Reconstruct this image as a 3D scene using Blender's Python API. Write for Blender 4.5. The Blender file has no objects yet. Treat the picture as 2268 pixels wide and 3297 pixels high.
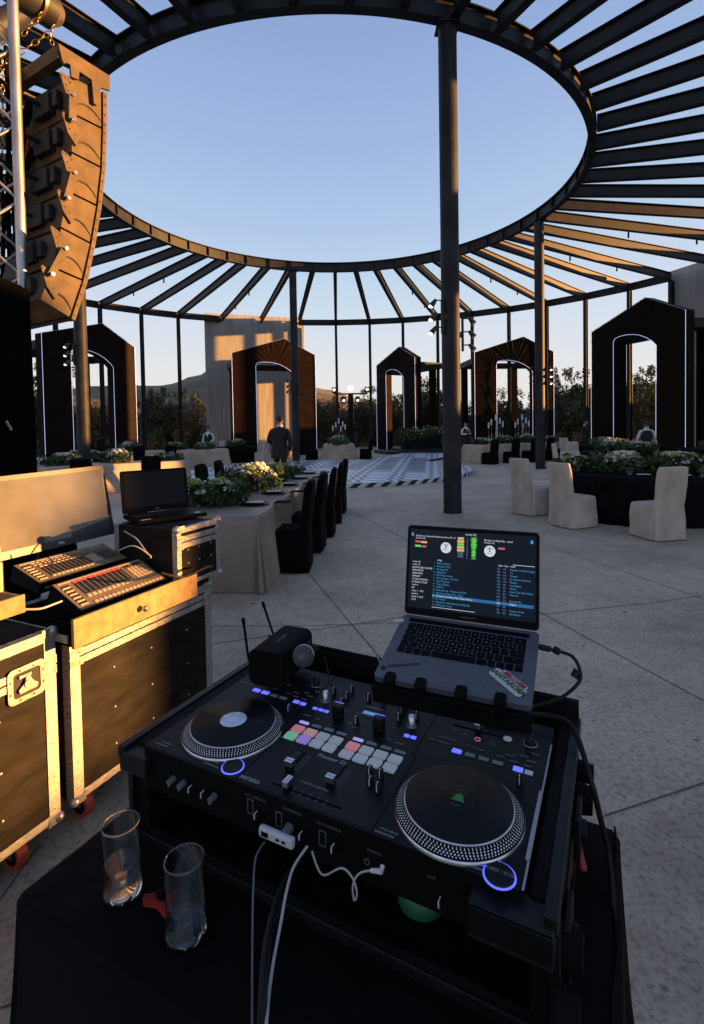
import bpy, math, random
from mathutils import Matrix, Vector, noise
R=math.radians; PI=math.pi
rnd=random.Random(7)
S=bpy.context.scene; COL=S.collection
# ------------------------------------------------------------ camera, sky, sun, exposure
CH=1.6                                   # camera height; image space is 2268 x 3297
FOC,PIT,ROL,PCY=1641.0,-.029,-.0172,1422.6
cam=bpy.data.objects.new('camera',bpy.data.cameras.new('camera')); COL.objects.link(cam); S.camera=cam
cr,sr,cp,sp=math.cos(ROL),math.sin(ROL),math.cos(PIT),math.sin(PIT)
_r=Vector((cr,-sp*sr,cp*sr)); _u=Vector((-sr,-sp*cr,cp*cr)); _f=Vector((0,cp,sp))
cam.matrix_world=Matrix(((_r.x,_u.x,-_f.x,0),(_r.y,_u.y,-_f.y,0),(_r.z,_u.z,-_f.z,CH),(0,0,0,1)))
cam.data.sensor_fit='VERTICAL'; cam.data.sensor_height=24; cam.data.lens=24*FOC/3297
cam.data.shift_y=(PCY-1648.5)/3297; cam.data.clip_start=.05; cam.data.clip_end=3000
SUN_EL=3.3; SUN_AZ=0.0                   # degrees; azimuth counted from +X towards +Y
W=bpy.data.worlds.new('World'); S.world=W; W.use_nodes=True
wn=W.node_tree; wn.nodes.clear()
sky=wn.nodes.new('ShaderNodeTexSky'); sky.sky_type='NISHITA'; sky.sun_disc=False
sky.sun_elevation=R(SUN_EL); sky.sun_rotation=R(90-SUN_AZ); sky.altitude=300
sky.air_density=1.0; sky.dust_density=.05; sky.ozone_density=1.3
bg=wn.nodes.new('ShaderNodeBackground'); bg.inputs[1].default_value=.15
wo=wn.nodes.new('ShaderNodeOutputWorld'); hs=wn.nodes.new('ShaderNodeHueSaturation'); hs.inputs['Saturation'].default_value=.88; wn.links.new(sky.outputs[0],hs.inputs['Color'])
ml=wn.nodes.new('ShaderNodeMix'); ml.data_type='RGBA'; ml.blend_type='MULTIPLY'; ml.inputs[0].default_value=1; ml.inputs[7].default_value=(1.05,.945,1.05,1); wn.links.new(hs.outputs[0],ml.inputs[6])
vm=wn.nodes.new('ShaderNodeVectorMath'); vm.operation='MINIMUM'; vm.inputs[1].default_value=(1.27,1.2,1.08); wn.links.new(ml.outputs[2],vm.inputs[0])
gt=wn.nodes.new('ShaderNodeTexCoord'); gx=wn.nodes.new('ShaderNodeSeparateXYZ'); wn.links.new(gt.outputs['Generated'],gx.inputs[0])
gr=wn.nodes.new('ShaderNodeValToRGB'); wn.links.new(gx.outputs[2],gr.inputs[0]); _e=gr.color_ramp.elements
_e[0].position=0; _e[0].color=(1.28,1.22,1.10,1); _e[1].position=1; _e[1].color=(.30,.42,.80,1)
for _p,_c in((.09,(1.22,1.24,1.26)),(.2,(.93,1.12,1.42)),(.36,(.64,.86,1.32)),(.62,(.40,.58,1.06))): _q=_e.new(_p); _q.color=(*_c,1)
gm=wn.nodes.new('ShaderNodeMix'); gm.data_type='RGBA'; gm.inputs[0].default_value=.72; wn.links.new(vm.outputs[0],gm.inputs[6]); wn.links.new(gr.outputs[0],gm.inputs[7])
wn.links.new(gm.outputs[2],bg.inputs[0]); wn.links.new(bg.outputs[0],wo.inputs[0])
sl=bpy.data.lights.new('sun','SUN'); sl.energy=4.7; sl.angle=R(.53); sl.color=(1,.46,.125)
so=bpy.data.objects.new('sun',sl); COL.objects.link(so)
sd=Vector((math.cos(R(SUN_AZ))*math.cos(R(SUN_EL)),math.sin(R(SUN_AZ))*math.cos(R(SUN_EL)),math.sin(R(SUN_EL))))
so.rotation_euler=sd.to_track_quat('Z','Y').to_euler()
S.view_settings.view_transform='Standard'; S.view_settings.look='None'; S.view_settings.exposure=2.12; S.view_settings.gamma=1
try: S.view_settings.use_curve_mapping=False
except Exception: pass
S.cycles.max_bounces=14; S.cycles.transmission_bounces=14; S.cycles.diffuse_bounces=4; S.cycles.glossy_bounces=5; S.cycles.transparent_max_bounces=12

# ------------------------------------------------------------ helpers
def P(x,y,z=0):                          # photo pixel -> world point on the level z
    a=x-1134; b=PCY-y; dx=cr*a-sr*b; dz=sr*a+cr*b
    d=Vector((dx,cp*FOC-sp*dz,sp*FOC+cp*dz)); t=(z-CH)/d.z
    return Vector((d.x*t,d.y*t,z))
def PY(x,y,Y):
    a=x-1134; b=PCY-y; dx=cr*a-sr*b; dz=sr*a+cr*b
    d=Vector((dx,cp*FOC-sp*dz,sp*FOC+cp*dz)); t=Y/d.y
    return Vector((d.x*t,Y,d.z*t+CH))
def PP(x,y,p0,n):
    a=x-1134; b=PCY-y; dx=cr*a-sr*b; dz=sr*a+cr*b
    d=Vector((dx,cp*FOC-sp*dz,sp*FOC+cp*dz)); o=Vector((0,0,CH)); t=(Vector(p0)-o).dot(n)/d.dot(n)
    return o+d*t
def T(x=0,y=0,z=0,rz=0,rx=0,ry=0): return Matrix.Translation((x,y,z))@Matrix.Rotation(rz,4,'Z')@Matrix.Rotation(rx,4,'X')@Matrix.Rotation(ry,4,'Y')
class MB:
    def __init__(s,m=None): s.v=[];s.f=[];s.mi=[];s.sm=[];s.ms=[];s.c=0;s.M=Matrix();s.mat(m) if m else None
    def mat(s,m):
        if m not in s.ms: s.ms.append(m)
        s.c=s.ms.index(m); return s
    def at(s,M): s.M=M; return s
    def add(s,vs,fs,sm=False):
        o=len(s.v); M=s.M; s.v.extend([tuple(M@Vector(p)) for p in vs])
        for f in fs: s.f.append(tuple(o+i for i in f)); s.mi.append(s.c); s.sm.append(sm)
        return s
    def bx(s,x0,x1,y0,y1,z0,z1):
        return s.add([(x0,y0,z0),(x1,y0,z0),(x1,y1,z0),(x0,y1,z0),(x0,y0,z1),(x1,y0,z1),(x1,y1,z1),(x0,y1,z1)],
            [(0,3,2,1),(4,5,6,7),(0,1,5,4),(1,2,6,5),(2,3,7,6),(3,0,4,7)])
    def box(s,cx,cy,cz,sx,sy,sz): return s.bx(cx-sx/2,cx+sx/2,cy-sy/2,cy+sy/2,cz-sz/2,cz+sz/2)
    def loft(s,rings,cap=True,sm=True,closed=True):
        n=len(rings[0]); vs=[p for r in rings for p in r]; fs=[]
        for k in range(len(rings)-1):
            for i in range(n if closed else n-1):
                j=(i+1)%n; fs.append((k*n+i,k*n+j,(k+1)*n+j,(k+1)*n+i))
        s.add(vs,fs,sm)
        if cap and closed:
            s.add(rings[0],[tuple(range(n-1,-1,-1))]); s.add(rings[-1],[tuple(range(n))])
        return s
    def cyl(s,a,b,r0,r1=None,n=12,cap=True,sm=True):
        a=Vector(a);b=Vector(b);r1=r0 if r1 is None else r1; d=(b-a).normalized()
        q=Vector((0,0,1)) if abs(d.z)<.9 else Vector((1,0,0)); u=d.cross(q).normalized(); w=d.cross(u)
        rg=[[tuple(c+(u*math.cos(t*2*PI/n)+w*math.sin(-t*2*PI/n)*-1)*r) for t in range(n)] for c,r in((a,r0),(b,r1))]
        return s.loft(rg,cap,sm)
    def tube(s,pts,r,n=7,cap=True):
        pts=[Vector(p) for p in pts]; rg=[]; pu=None
        for i,p in enumerate(pts):
            d=(pts[min(i+1,len(pts)-1)]-pts[max(i-1,0)]).normalized()
            if pu is None: q=Vector((0,0,1)) if abs(d.z)<.9 else Vector((1,0,0)); u=d.cross(q).normalized()
            else: u=(pu-d*pu.dot(d)).normalized()
            pu=u; w=d.cross(u); rr=r[i] if isinstance(r,(list,tuple)) else r
            rg.append([tuple(p+(u*math.cos(t*2*PI/n)+w*math.sin(t*2*PI/n))*rr) for t in range(n)])
        return s.loft(rg,cap,True)
    def lathe(s,prof,cx=0,cy=0,n=24,cap=True,sm=True):
        return s.loft([[(cx+r*math.cos(t*2*PI/n),cy+r*math.sin(t*2*PI/n),z) for t in range(n)] for r,z in prof],cap,sm)
    def prism(s,poly,z0,z1,sm=False):
        n=len(poly); a=[(p[0],p[1],z0) for p in poly]; b=[(p[0],p[1],z1) for p in poly]
        s.add(a+b,[(i,(i+1)%n,n+(i+1)%n,n+i) for i in range(n)],sm)
        s.add(a,[tuple(range(n-1,-1,-1))]); s.add(b,[tuple(range(n))]); return s
    def sph(s,c,r,nu=10,nv=7,sc=(1,1,1)):
        rg=[]
        for k in range(nv+1):
            a=PI*(k+.0)/nv; a=min(max(a,.02),PI-.02)
            rg.append([(c[0]+r*sc[0]*math.sin(a)*math.cos(t*2*PI/nu),c[1]+r*sc[1]*math.sin(a)*math.sin(t*2*PI/nu),c[2]-r*sc[2]*math.cos(a)) for t in range(nu)])
        return s.loft(rg,True,True)
    def grid(s,fn,nu,nv,sm=True):
        vs=[fn(i/nu,j/nv) for j in range(nv+1) for i in range(nu+1)]
        return s.add(vs,[(j*(nu+1)+i,j*(nu+1)+i+1,(j+1)*(nu+1)+i+1,(j+1)*(nu+1)+i) for j in range(nv) for i in range(nu)],sm)
    def text(s,t,size,M=None,al='CENTER',ext=0.0,bold=0.0):
        key=(t,al,ext/size if size else 0,bold)
        if key not in TXT:
            c=bpy.data.curves.new('t','FONT'); c.body=t; c.size=1; c.align_x=al; c.align_y='CENTER'; c.extrude=ext/size; c.offset=bold; c.resolution_u=2
            o=bpy.data.objects.new('t',c); m=bpy.data.meshes.new_from_object(o)
            TXT[key]=([tuple(v.co) for v in m.vertices],[tuple(p.vertices) for p in m.polygons])
            bpy.data.meshes.remove(m); bpy.data.objects.remove(o); bpy.data.curves.remove(c)
        vs,fs=TXT[key]; old=s.M; s.M=old@(M or Matrix())@Matrix.Scale(size,4); s.add(vs,fs); s.M=old; return s
    def build(s,name,parent=None,bev=0,loc=None,rz=0,seg=2,solid=0):
        me=bpy.data.meshes.new(name); me.from_pydata(s.v,[],s.f)
        for m in s.ms: me.materials.append(m)
        me.polygons.foreach_set('material_index',s.mi); me.polygons.foreach_set('use_smooth',s.sm); me.update()
        o=bpy.data.objects.new(name,me); COL.objects.link(o)
        if parent: o.parent=parent
        if loc: o.location=loc
        if rz: o.rotation_euler=(0,0,rz)
        if solid: m=o.modifiers.new('s','SOLIDIFY'); m.thickness=solid; m.offset=0
        if bev:
            m=o.modifiers.new('b','BEVEL'); m.width=bev; m.segments=seg; m.limit_method='ANGLE'; m.angle_limit=R(40)
        return o
TXT={}
def tag(o,label=None,cat=None,group=None,kind=None):
    if label: o['label']=label
    if cat: o['category']=cat
    if group: o['group']=group
    if kind: o['kind']=kind
    return o
def thing(name,label,cat,loc=(0,0,0),rz=0,group=None,rot=None):
    o=bpy.data.objects.new(name,None); COL.objects.link(o); o.empty_display_size=.1
    o.location=loc; o.rotation_euler=rot or (0,0,rz); return tag(o,label,cat,group)
KIDS={}
def dup(root,loc=None,rz=0,label=None,group=None,scale=None,parent=None):
    c=root.copy(); COL.objects.link(c)
    if parent: c.parent=parent
    else:
        c.location=loc; c.rotation_euler=(0,0,rz)
        if scale: c.scale=(scale,)*3 if not isinstance(scale,tuple) else scale
        if label: c['label']=label
        if group: c['group']=group
    for ch in root.children: dup(ch,parent=c)
    return c
def rrect(w,d,r,n=5,cx=0,cy=0):
    o=[]
    for qx,qy,a0 in((1,1,0),(-1,1,90),(-1,-1,180),(1,-1,270)):
        for k in range(n+1):
            a=R(a0+90*k/n); o.append((cx+qx*(w/2-r)+r*math.cos(a),cy+qy*(d/2-r)+r*math.sin(a)))
    return o

# ------------------------------------------------------------ materials (all procedural)
def mat(name,col,rough=.6,metal=0,var=.12,scale=8,bump=0,bscale=None,col2=None,emit=None,es=1,trans=0,ior=1.45,sheen=0,coat=0,alpha=1,spec=.5,stretch=(1,1,1),detail=4,obj=True):
    m=bpy.data.materials.new(name); m.use_nodes=True; nt=m.node_tree; N=nt.nodes; L=nt.links; b=N['Principled BSDF']
    b.inputs['Roughness'].default_value=rough; b.inputs['Metallic'].default_value=metal; b.inputs['Specular IOR Level'].default_value=spec
    b.inputs['Transmission Weight'].default_value=trans; b.inputs['IOR'].default_value=ior; b.inputs['Coat Weight'].default_value=coat; b.inputs['Alpha'].default_value=alpha
    if sheen: b.inputs['Sheen Weight'].default_value=sheen
    if emit: b.inputs['Emission Color'].default_value=(*emit,1); b.inputs['Emission Strength'].default_value=es
    tc=N.new('ShaderNodeTexCoord'); mp=N.new('ShaderNodeMapping'); mp.inputs['Scale'].default_value=stretch; L.new(tc.outputs['Object'],mp.inputs[0])
    nz=N.new('ShaderNodeTexNoise'); nz.inputs['Scale'].default_value=scale; nz.inputs['Detail'].default_value=detail; L.new(mp.outputs[0],nz.inputs['Vector'])
    rp=N.new('ShaderNodeValToRGB'); c2=col2 or tuple(c*(1-var*2) for c in col); c1=col if col2 else tuple(min(1,c*(1+var)) for c in col)
    rp.color_ramp.elements[0].color=(*c2,1); rp.color_ramp.elements[1].color=(*c1,1); rp.color_ramp.elements[0].position=.32; rp.color_ramp.elements[1].position=.68
    L.new(nz.outputs[0],rp.inputs[0]); L.new(rp.outputs[0],b.inputs['Base Color'])
    if bump:
        n2=N.new('ShaderNodeTexNoise'); n2.inputs['Scale'].default_value=bscale or scale*4; n2.inputs['Detail'].default_value=5; L.new(mp.outputs[0],n2.inputs['Vector'])
        bp=N.new('ShaderNodeBump'); bp.inputs['Strength'].default_value=min(1,bump); bp.inputs['Distance'].default_value=.02*bump; L.new(n2.outputs[0],bp.inputs['Height']); L.new(bp.outputs[0],b.inputs['Normal'])
    return m
M=dict(
 steel=mat('black_steel',(.014,.0145,.0165),.55,0,.25,3,.15,20,spec=.3),
 column=mat('column_paint',(.024,.025,.029),.55,0,.25,2,.2,30,spec=.25),
 fabric=mat('black_satin',(.011,.0055,.004),.65,0,.15,1.5,.18,3,stretch=(1,1,2),spec=.08),
 blackcloth=mat('black_cloth',(.011,.011,.013),.85,0,.3,5,.4,60,spec=.15),
 led=mat('led_strip',(.8,.85,1),.4,emit=(.55,.6,1),es=.22),
 conc=mat('board_concrete',(.40,.37,.33),.85,0,.3,1.2,.3,14,col2=(.27,.25,.225),stretch=(5,5,.35),detail=8),
 bark=mat('bark',(.055,.045,.035),.9,0,.3,12,.8,40),
 leafa=mat('olive_leaf',(.115,.115,.06),.7,0,.5,1.2,col2=(.04,.045,.022)),
 leafb=mat('dry_sunlit_leaf',(.25,.15,.07),.7,0,.5,1.5,col2=(.09,.065,.03)),  # dry leaf tone raised so the colour carries orange sunlit bits
 hill=mat('hillside',(.16,.12,.075),.95,0,.3,.02,0,col2=(.06,.06,.035),detail=10),
 earth=mat('dry_earth',(.20,.16,.11),.95,0,.3,.5,.5,6,col2=(.10,.085,.055),detail=8),
)
def floor_mat():
    m=bpy.data.materials.new('patio_concrete'); m.use_nodes=True; nt=m.node_tree; N=nt.nodes; L=nt.links; b=N['Principled BSDF']; b.inputs['Roughness'].default_value=.68
    tc=N.new('ShaderNodeTexCoord')
    def nz(sc,d=6,rough=.6):
        n=N.new('ShaderNodeTexNoise'); n.inputs['Scale'].default_value=sc; n.inputs['Detail'].default_value=d; n.inputs['Roughness'].default_value=rough; L.new(tc.outputs['Object'],n.inputs['Vector']); return n.outputs[0]
    def ramp(src,a,b_,ca,cb):
        r=N.new('ShaderNodeValToRGB'); r.color_ramp.elements[0].position=a; r.color_ramp.elements[1].position=b_; r.color_ramp.elements[0].color=(*ca,1); r.color_ramp.elements[1].color=(*cb,1); L.new(src,r.inputs[0]); return r.outputs[0]
    def mul(a,c):
        x=N.new('ShaderNodeMix'); x.data_type='RGBA'; x.blend_type='MULTIPLY'; x.inputs[0].default_value=1; L.new(a,x.inputs[6]); L.new(c,x.inputs[7]); return x.outputs[2]
    c=ramp(nz(.9,10,.66),.32,.68,(.44,.355,.255),(.70,.585,.44))
    c=mul(c,ramp(nz(6,6,.7),.35,.65,(.78,.77,.76),(1,1,1)))
    c=mul(c,ramp(nz(42,3,.6),.36,.52,(.64,.62,.6),(1,1,1)))
    v=N.new('ShaderNodeTexVoronoi'); v.inputs['Scale'].default_value=22; L.new(tc.outputs['Object'],v.inputs['Vector'])
    c=mul(c,ramp(v.outputs['Distance'],.045,.12,(.56,.54,.51),(1,1,1)))
    c=mul(c,ramp(nz(2.2,4,.7),.60,.74,(1,1,1),(.78,.76,.74))); c=mul(c,ramp(nz(9,2,.5),.68,.73,(1,1,1),(.5,.48,.45))); c=mul(c,ramp(nz(.23,3,.5),.38,.64,(.78,.78,.79),(1,1,1)))
    L.new(c,b.inputs['Base Color'])
    bp=N.new('ShaderNodeBump'); bp.inputs['Strength'].default_value=.55; bp.inputs['Distance'].default_value=.006; L.new(nz(48,5),bp.inputs['Height']); L.new(bp.outputs[0],b.inputs['Normal'])
    return m
M['floor']=floor_mat(); M['joint']=mat('joint_gap',(.09,.08,.07),.95)

# ------------------------------------------------------------ ground, hills
CX,CY,RI,RO=-.43,16.27,7.26,18.75        # pavilion plan
ZR=8.73                                  # ring underside
b=MB(M['earth'])
def g_(u,v):
    r=24.5+(900-24.5)*v**2.2 if v>0 else 24.5; a=u*2*PI; return (CX+r*math.cos(a),CY+r*math.sin(a),-.02-.3*min(1,v*6)+noise.noise((r*math.cos(a)*.02,r*math.sin(a)*.02,0))*min(1,v*3)*1.2)
b.grid(g_,96,26); tag(b.build('ground'),kind='structure')
b=MB(M['floor']); b.lathe([(25,-.3),(25,0)],CX,CY,96,cap=True,sm=False); tag(b.build('patio_floor'),kind='structure')
b=MB(M['joint'])
def strip(p,q,w=.007,z=.004):
    p=Vector(p);q=Vector(q);d=(q-p).normalized();n=Vector((-d.y,d.x,0))*w/2
    b.add([tuple(p-n+Vector((0,0,z))),tuple(q-n+Vector((0,0,z))),tuple(q+n+Vector((0,0,z))),tuple(p+n+Vector((0,0,z)))],[(0,1,2,3)])
JL=[((995,1847),(1260,2160)),((1124,1640),(2268,2258)),((640,2080),(1330,1984)),((2268,2522),(1947,2629)),((1350,1661),(1406,1632)),((1406,1632),(1429,1632)),((1490,1636),(1568,1642)),((1568,1642),(1535,1676)),((1535,1676),(1610,1703)),
    ((1300,1580),(1406,1632)),((1350,1661),(1535,1676)),((1610,1703),(2268,1930)),((0,2900),(130,2720)),((0,3250),(160,3190))]
for p,q in JL: strip(P(*p),P(*q))
for r in(12.2,17.2):
    for k in range(72):
        a,c=k*2*PI/72,(k+1)*2*PI/72; strip((CX+r*math.cos(a),CY+r*math.sin(a),0),(CX+r*math.cos(c),CY+r*math.sin(c),0))
tag(b.build('floor_joints'),kind='structure')
def hills(name,pts,d,dz=.0,seed=0,back=250):
    # ridge line given as (azimuth degrees from +Y, elevation above eye in degrees)
    b=MB(M['hill']); nu=220
    def el(a):
        for (a0,e0),(a1,e1) in zip(pts,pts[1:]):
            if a0<=a<=a1: t=(a-a0)/(a1-a0); t=t*t*(3-2*t); return e0+(e1-e0)*t
        return pts[0][1] if a<pts[0][0] else pts[-1][1]
    A0,A1=pts[0][0],pts[-1][0]
    def f(u,v):
        a=A0+(A1-A0)*u; h=math.tan(R(max(el(a),-.2)))*d; n=noise.fractal((a*.35+seed,v*2.0,seed),.8,2.1,6)*.05*d*.12
        prof=math.sin(min(1,v/.6)*PI/2) if v<.6 else math.cos((v-.6)/.4*PI/2)
        r=d-back+back*2*v; z=prof*(h+n)-6*(1-prof)
        return (math.sin(R(a))*r,math.cos(R(a))*r,z+CH*prof)
    b.grid(f,nu,30); tag(b.build(name),kind='structure')
hills('hills',[(-75,4),(-55,4.5),(-40,3.2),(-30,4.3),(-24,4.9),(-20,4.9),(-17,5.9),(-14,7.5),(-11,7.0),(-8,5.9),(-5,5.0),(-2,4.2),(1,3.2),(5,1.8),(12,1.2),(20,1.6),(30,1.0),(45,1.5),(70,2.5)],560)

# ------------------------------------------------------------ pavilion
PA=[29.25+360,22.1,15,7.9,.8]; PA=[29.25,35.6,42.8,49.6,56.6,63.7,70.6,77.7,84.6,91.64,99.3,107.2,115.0,123.2,129.9,137.0]
n_=34; PA+= [137+ (389.25-137)*k/(n_+1) for k in range(1,n_+1)]
def pol(r,a,z=0): return Vector((CX+r*math.cos(R(a)),CY+r*math.sin(R(a)),z))
pav=thing('pavilion','open round pavilion of dark steel rafters around a big central ring','pavilion',(CX,CY,0))
def pv(m): return MB(m).at(Matrix.Translation((-CX,-CY,0)))
b=pv(M['steel']); n=160
def band(r0,r1,z0,z1):
    rg=[[tuple(pol(r,k*360/n,z)) for k in range(n)] for r,z in((r0,z0),(r1,z0),(r1,z1),(r0,z1),(r0,z0))]
    b.loft(rg,False,False)
band(RI,RI+.2,ZR,ZR+.025); band(RI+.09,RI+.115,ZR+.025,ZR+.385); band(RI,RI+.2,ZR+.385,ZR+.41)
for a in PA:
    p=pol(RI+.05,a,ZR+.205); o=b.M; b.M=o@T(p.x,p.y,p.z,R(a)); b.box(0,0,0,.085,.03,.35); b.M=o
b.build('ring_beam',pav)
def ibeam(b,p,q,w=.17,h=.36,t=.016):    # I section, underside along p-q
    p=Vector(p);q=Vector(q);d=(q-p);L=d.length;yaw=math.atan2(d.y,d.x);pitch=-math.asin(d.z/L)
    o=b.M; b.M=o@T(p.x,p.y,p.z,yaw,0,pitch)
    b.bx(0,L,-w/2,w/2,0,t); b.bx(0,L,-w/2,w/2,h-t,h); b.bx(0,L,-.006,.006,t,h-t); b.M=o
walls_at=[(99,116),(7.5,29.3)]
for i,a in enumerate(PA):
    b=pv(M['steel']); ibeam(b,pol(RI+.205,a,ZR+.03),pol(RO-.1,a,8.58)); 
    if i%3==0:                           # small conduit brackets hanging under some rafters
        for rr in(11.2,14.4): p=pol(rr,a,8.45); b.cyl(p,p+Vector((0,0,.2)),.035,n=8)
    b.build('rafter',pav)
for i in range(len(PA)):
    a0,a1=PA[i],PA[(i+1)%len(PA)]
    mid=(a0+((a1-a0)%360)/2)%360
    if any(x<mid<y for x,y in walls_at): continue
    b=pv(M['steel']); ibeam(b,pol(RO,a0,8.56),pol(RO,a1,8.56),.2,.36); b.build('perimeter_beam',pav)
for a in PA:
    am=a%360
    if any(x-1<am<y-.5 for x,y in walls_at): continue
    p=pol(RO,a)
    if p.x>0 and 1.2<p.y<4.2: continue
    b=pv(M['steel']); o=b.M; b.M=o@T(p.x,p.y,0,R(a)); b.bx(-.13,-.115,-.085,.085,0,8.56); b.bx(.115,.13,-.085,.085,0,8.56); b.bx(-.115,.115,-.006,.006,0,8.56); b.M=o
    b.build('post',pav)
COLS=[P(1459,1648,0)]+[pol(RI+.1,x) for x in(14.5,106.8,195.5)]
COLS[0]=Vector((1.83,9.33,0)); 
for c in COLS:
    b=pv(M['column']); b.cyl(c,c+Vector((0,0,ZR-.03)),.165,n=40); b.cyl(c,c+Vector((0,0,.03)),.175,n=40); b.box(c.x,c.y,ZR-.015,.4,.4,.03); b.build('column',pav)
# concrete walls
def wall(name,p,q,h,label,t=.3,group='board marked concrete walls of the pavilion'):
    p=Vector(p);q=Vector(q);L=(q-p).length; yaw=math.atan2((q-p).y,(q-p).x)
    b=MB(M['conc']); b.bx(0,L,0,t,0,h)
    tag(b.build(name,loc=tuple(p),rz=yaw,bev=.012),label,'wall',group)
    b=MB(M['joint'])
wall('concrete_wall',(-9.35,33.0,0),(-3.15,35.2,0),9.1,'tall concrete wall panel with sunlit patches behind the brown lit arch')
wall('concrete_wall',(16.02,25.75,0),(18.45,18.6,0),9.1,'tall concrete wall at the right edge behind the biggest arch')
M['conc2']=mat('pale_concrete',(.30,.3,.3),.85,0,.2,1,.2,10)
b=MB(M['conc2']); b.bx(0,9,0,.3,0,2.9); tag(b.build('garden_wall',loc=(-14.5,37.5,0),rz=R(8)),'low grey concrete wall behind the dark tree','wall')
# ------------------------------------------------------------ draped arches (portal + booth frame)
def arch_poly():
    out=[(0,0),(0,5.87),(2.98,6.78),(4.8,5.87),(4.8,0),(3.5,0)]
    inn=[(3.5,4.72),(3.3,4.93),(3.02,5.12),(2.7,5.27),(2.35,5.36),(2.0,5.4),(1.65,5.39),(1.42,5.34),(1.33,5.22),(1.32,5.05),(1.32,0)]
    return out,inn
def make_arch(loc,rz,label,depth=3.0,posts=(.3,4.25)):
    t=thing('draped_arch',label,'arch',loc,rz,'black fabric arches with light strips around the dance floor')
    out,inn=arch_poly(); D=.42; b=MB(M['fabric'])
    # front/back faces split in legs and head so that faces stay simple
    def slab(poly):
        for y in(0,D):
            f=[(x,y,z) for x,z in poly]; b.add(f,[tuple(range(len(f)))] if y==0 else [tuple(range(len(f)-1,-1,-1))])
    # subdivided drape: front surface with soft folds
    def face(y,flip):
        N=34
        for k in range(N):
            pass
    cols=[(0,1.32),(1.32,3.5),(3.5,4.8)]
    def top(x): return 5.87+(6.78-5.87)*x/2.98 if x<=2.98 else 6.78-(6.78-5.87)*(x-2.98)/1.82
    def low(x):
        if x<=1.32 or x>=3.5: return 0
        pts=inn[:-1]
        for (x1,z1),(x0,z0) in zip(pts,pts[1:]):
            if x0<=x<=x1 and x1>x0: return z0+(z1-z0)*(x-x0)/(x1-x0)
        return 5.05
    def fold(x,z):
        a=math.atan2(z-5.0,x-2.4); head=1/(1+math.exp(-(z-4.6)*3))
        return head*.016*math.sin(a*38+math.sin(a*9)*2)+(1-head)*.008*math.sin(z*5+x*1.7+math.sin(x*4+z))
    for y0,sg in((0,-1),(D,1)):
        for (xa,xb) in cols:
            nx=max(6,int((xb-xa)/.06)); nz=46 if low((xa+xb)/2)==0 else 22
            def f(u,v,xa=xa,xb=xb,y0=y0,sg=sg):
                x=xa+(xb-xa)*u; x_=min(max(x,xa+1e-4),xb-1e-4) ; lo=low(x_) ; hi=top(x)
                z=lo+(hi-lo)*v; e=min(1,min(u,1-u)*6+.0) if lo==0 else 1
                return (x,y0+sg*(fold(x,z)),z)
            b.grid(f,nx,nz)
    # side returns
    def ret(p,q):
        (x0,z0),(x1,z1)=p,q; b.grid(lambda u,v:(x0+(x1-x0)*u,D*v,z0+(z1-z0)*u),max(2,int(math.hypot(x1-x0,z1-z0)/.5)),3)
    for p,q in zip(out[:5],out[1:5]): ret(p,q)
    for p,q in zip([(3.5,0)]+inn,inn): ret(p,q)
    b.build('fabric_drape',t)
    for pts in ([(0,0,0),(0,0,5.87)],[(4.8,0,5.87),(4.8,0,0)],[(4.8,0,5.87),(2.98,0,6.78),(0,0,5.87)],[(3.5,0,0)]+[(x,0,z) for x,z in inn]):
        b=MB(M['led'] if len(pts)!=3 else M['ledoff']); b.tube([(x,-.035,z) for x,_,z in pts],.008,6); b.build('light_strip',t)
    b=MB(M['steel'])
    for x in(.15,4.65): b.bx(x-.15,x+.15,D,depth,5.25,5.6)
    b.bx(0,4.8,depth,depth+.3,5.25,5.6); b.build('roof_frame',t)
    for x in posts: b=MB(M['fabric']); b.bx(x-.18,x+.18,depth,depth+.34,0,5.25); b.build('rear_post',t)
    return t
M['ledoff']=mat('strip_off',(.55,.57,.62),.4)
def arch_from(p,q,label,depth=3.0,posts=(.3,4.25)):
    p=Vector(p);q=Vector(q); return make_arch(tuple(p),math.atan2((q-p).y,(q-p).x),label,depth,posts)
arch_from((-13.25,21.97,0),(-11.04,26.3,0),'black arch with glowing white edges behind the sunlit left column')
arch_from((-6.66,28.7,0),(-2.06,30.2,0),'black arch glowing brown in the sun in front of the concrete wall')
arch_from((1.81,36.0,0),(3.97,31.8,0),'narrow looking black arch seen sideways left of the flower stage',1.9,(3.75,))
arch_from((7.3,30.2,0),(12.1,30.5,0),'black arch with creased brown lit leg behind the right slim column',3.0,(.3,3.6))
arch_from((11.4,24.2,0),(13.0,19.25,0),'biggest looking black arch with glowing edges at the far right',1.25,(.3,4.4))
arch_from((15.2,12.6,0),(15.9,7.8,0),'black arch standing beyond the right edge of the picture',3.0,(.3,4.3))

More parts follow.
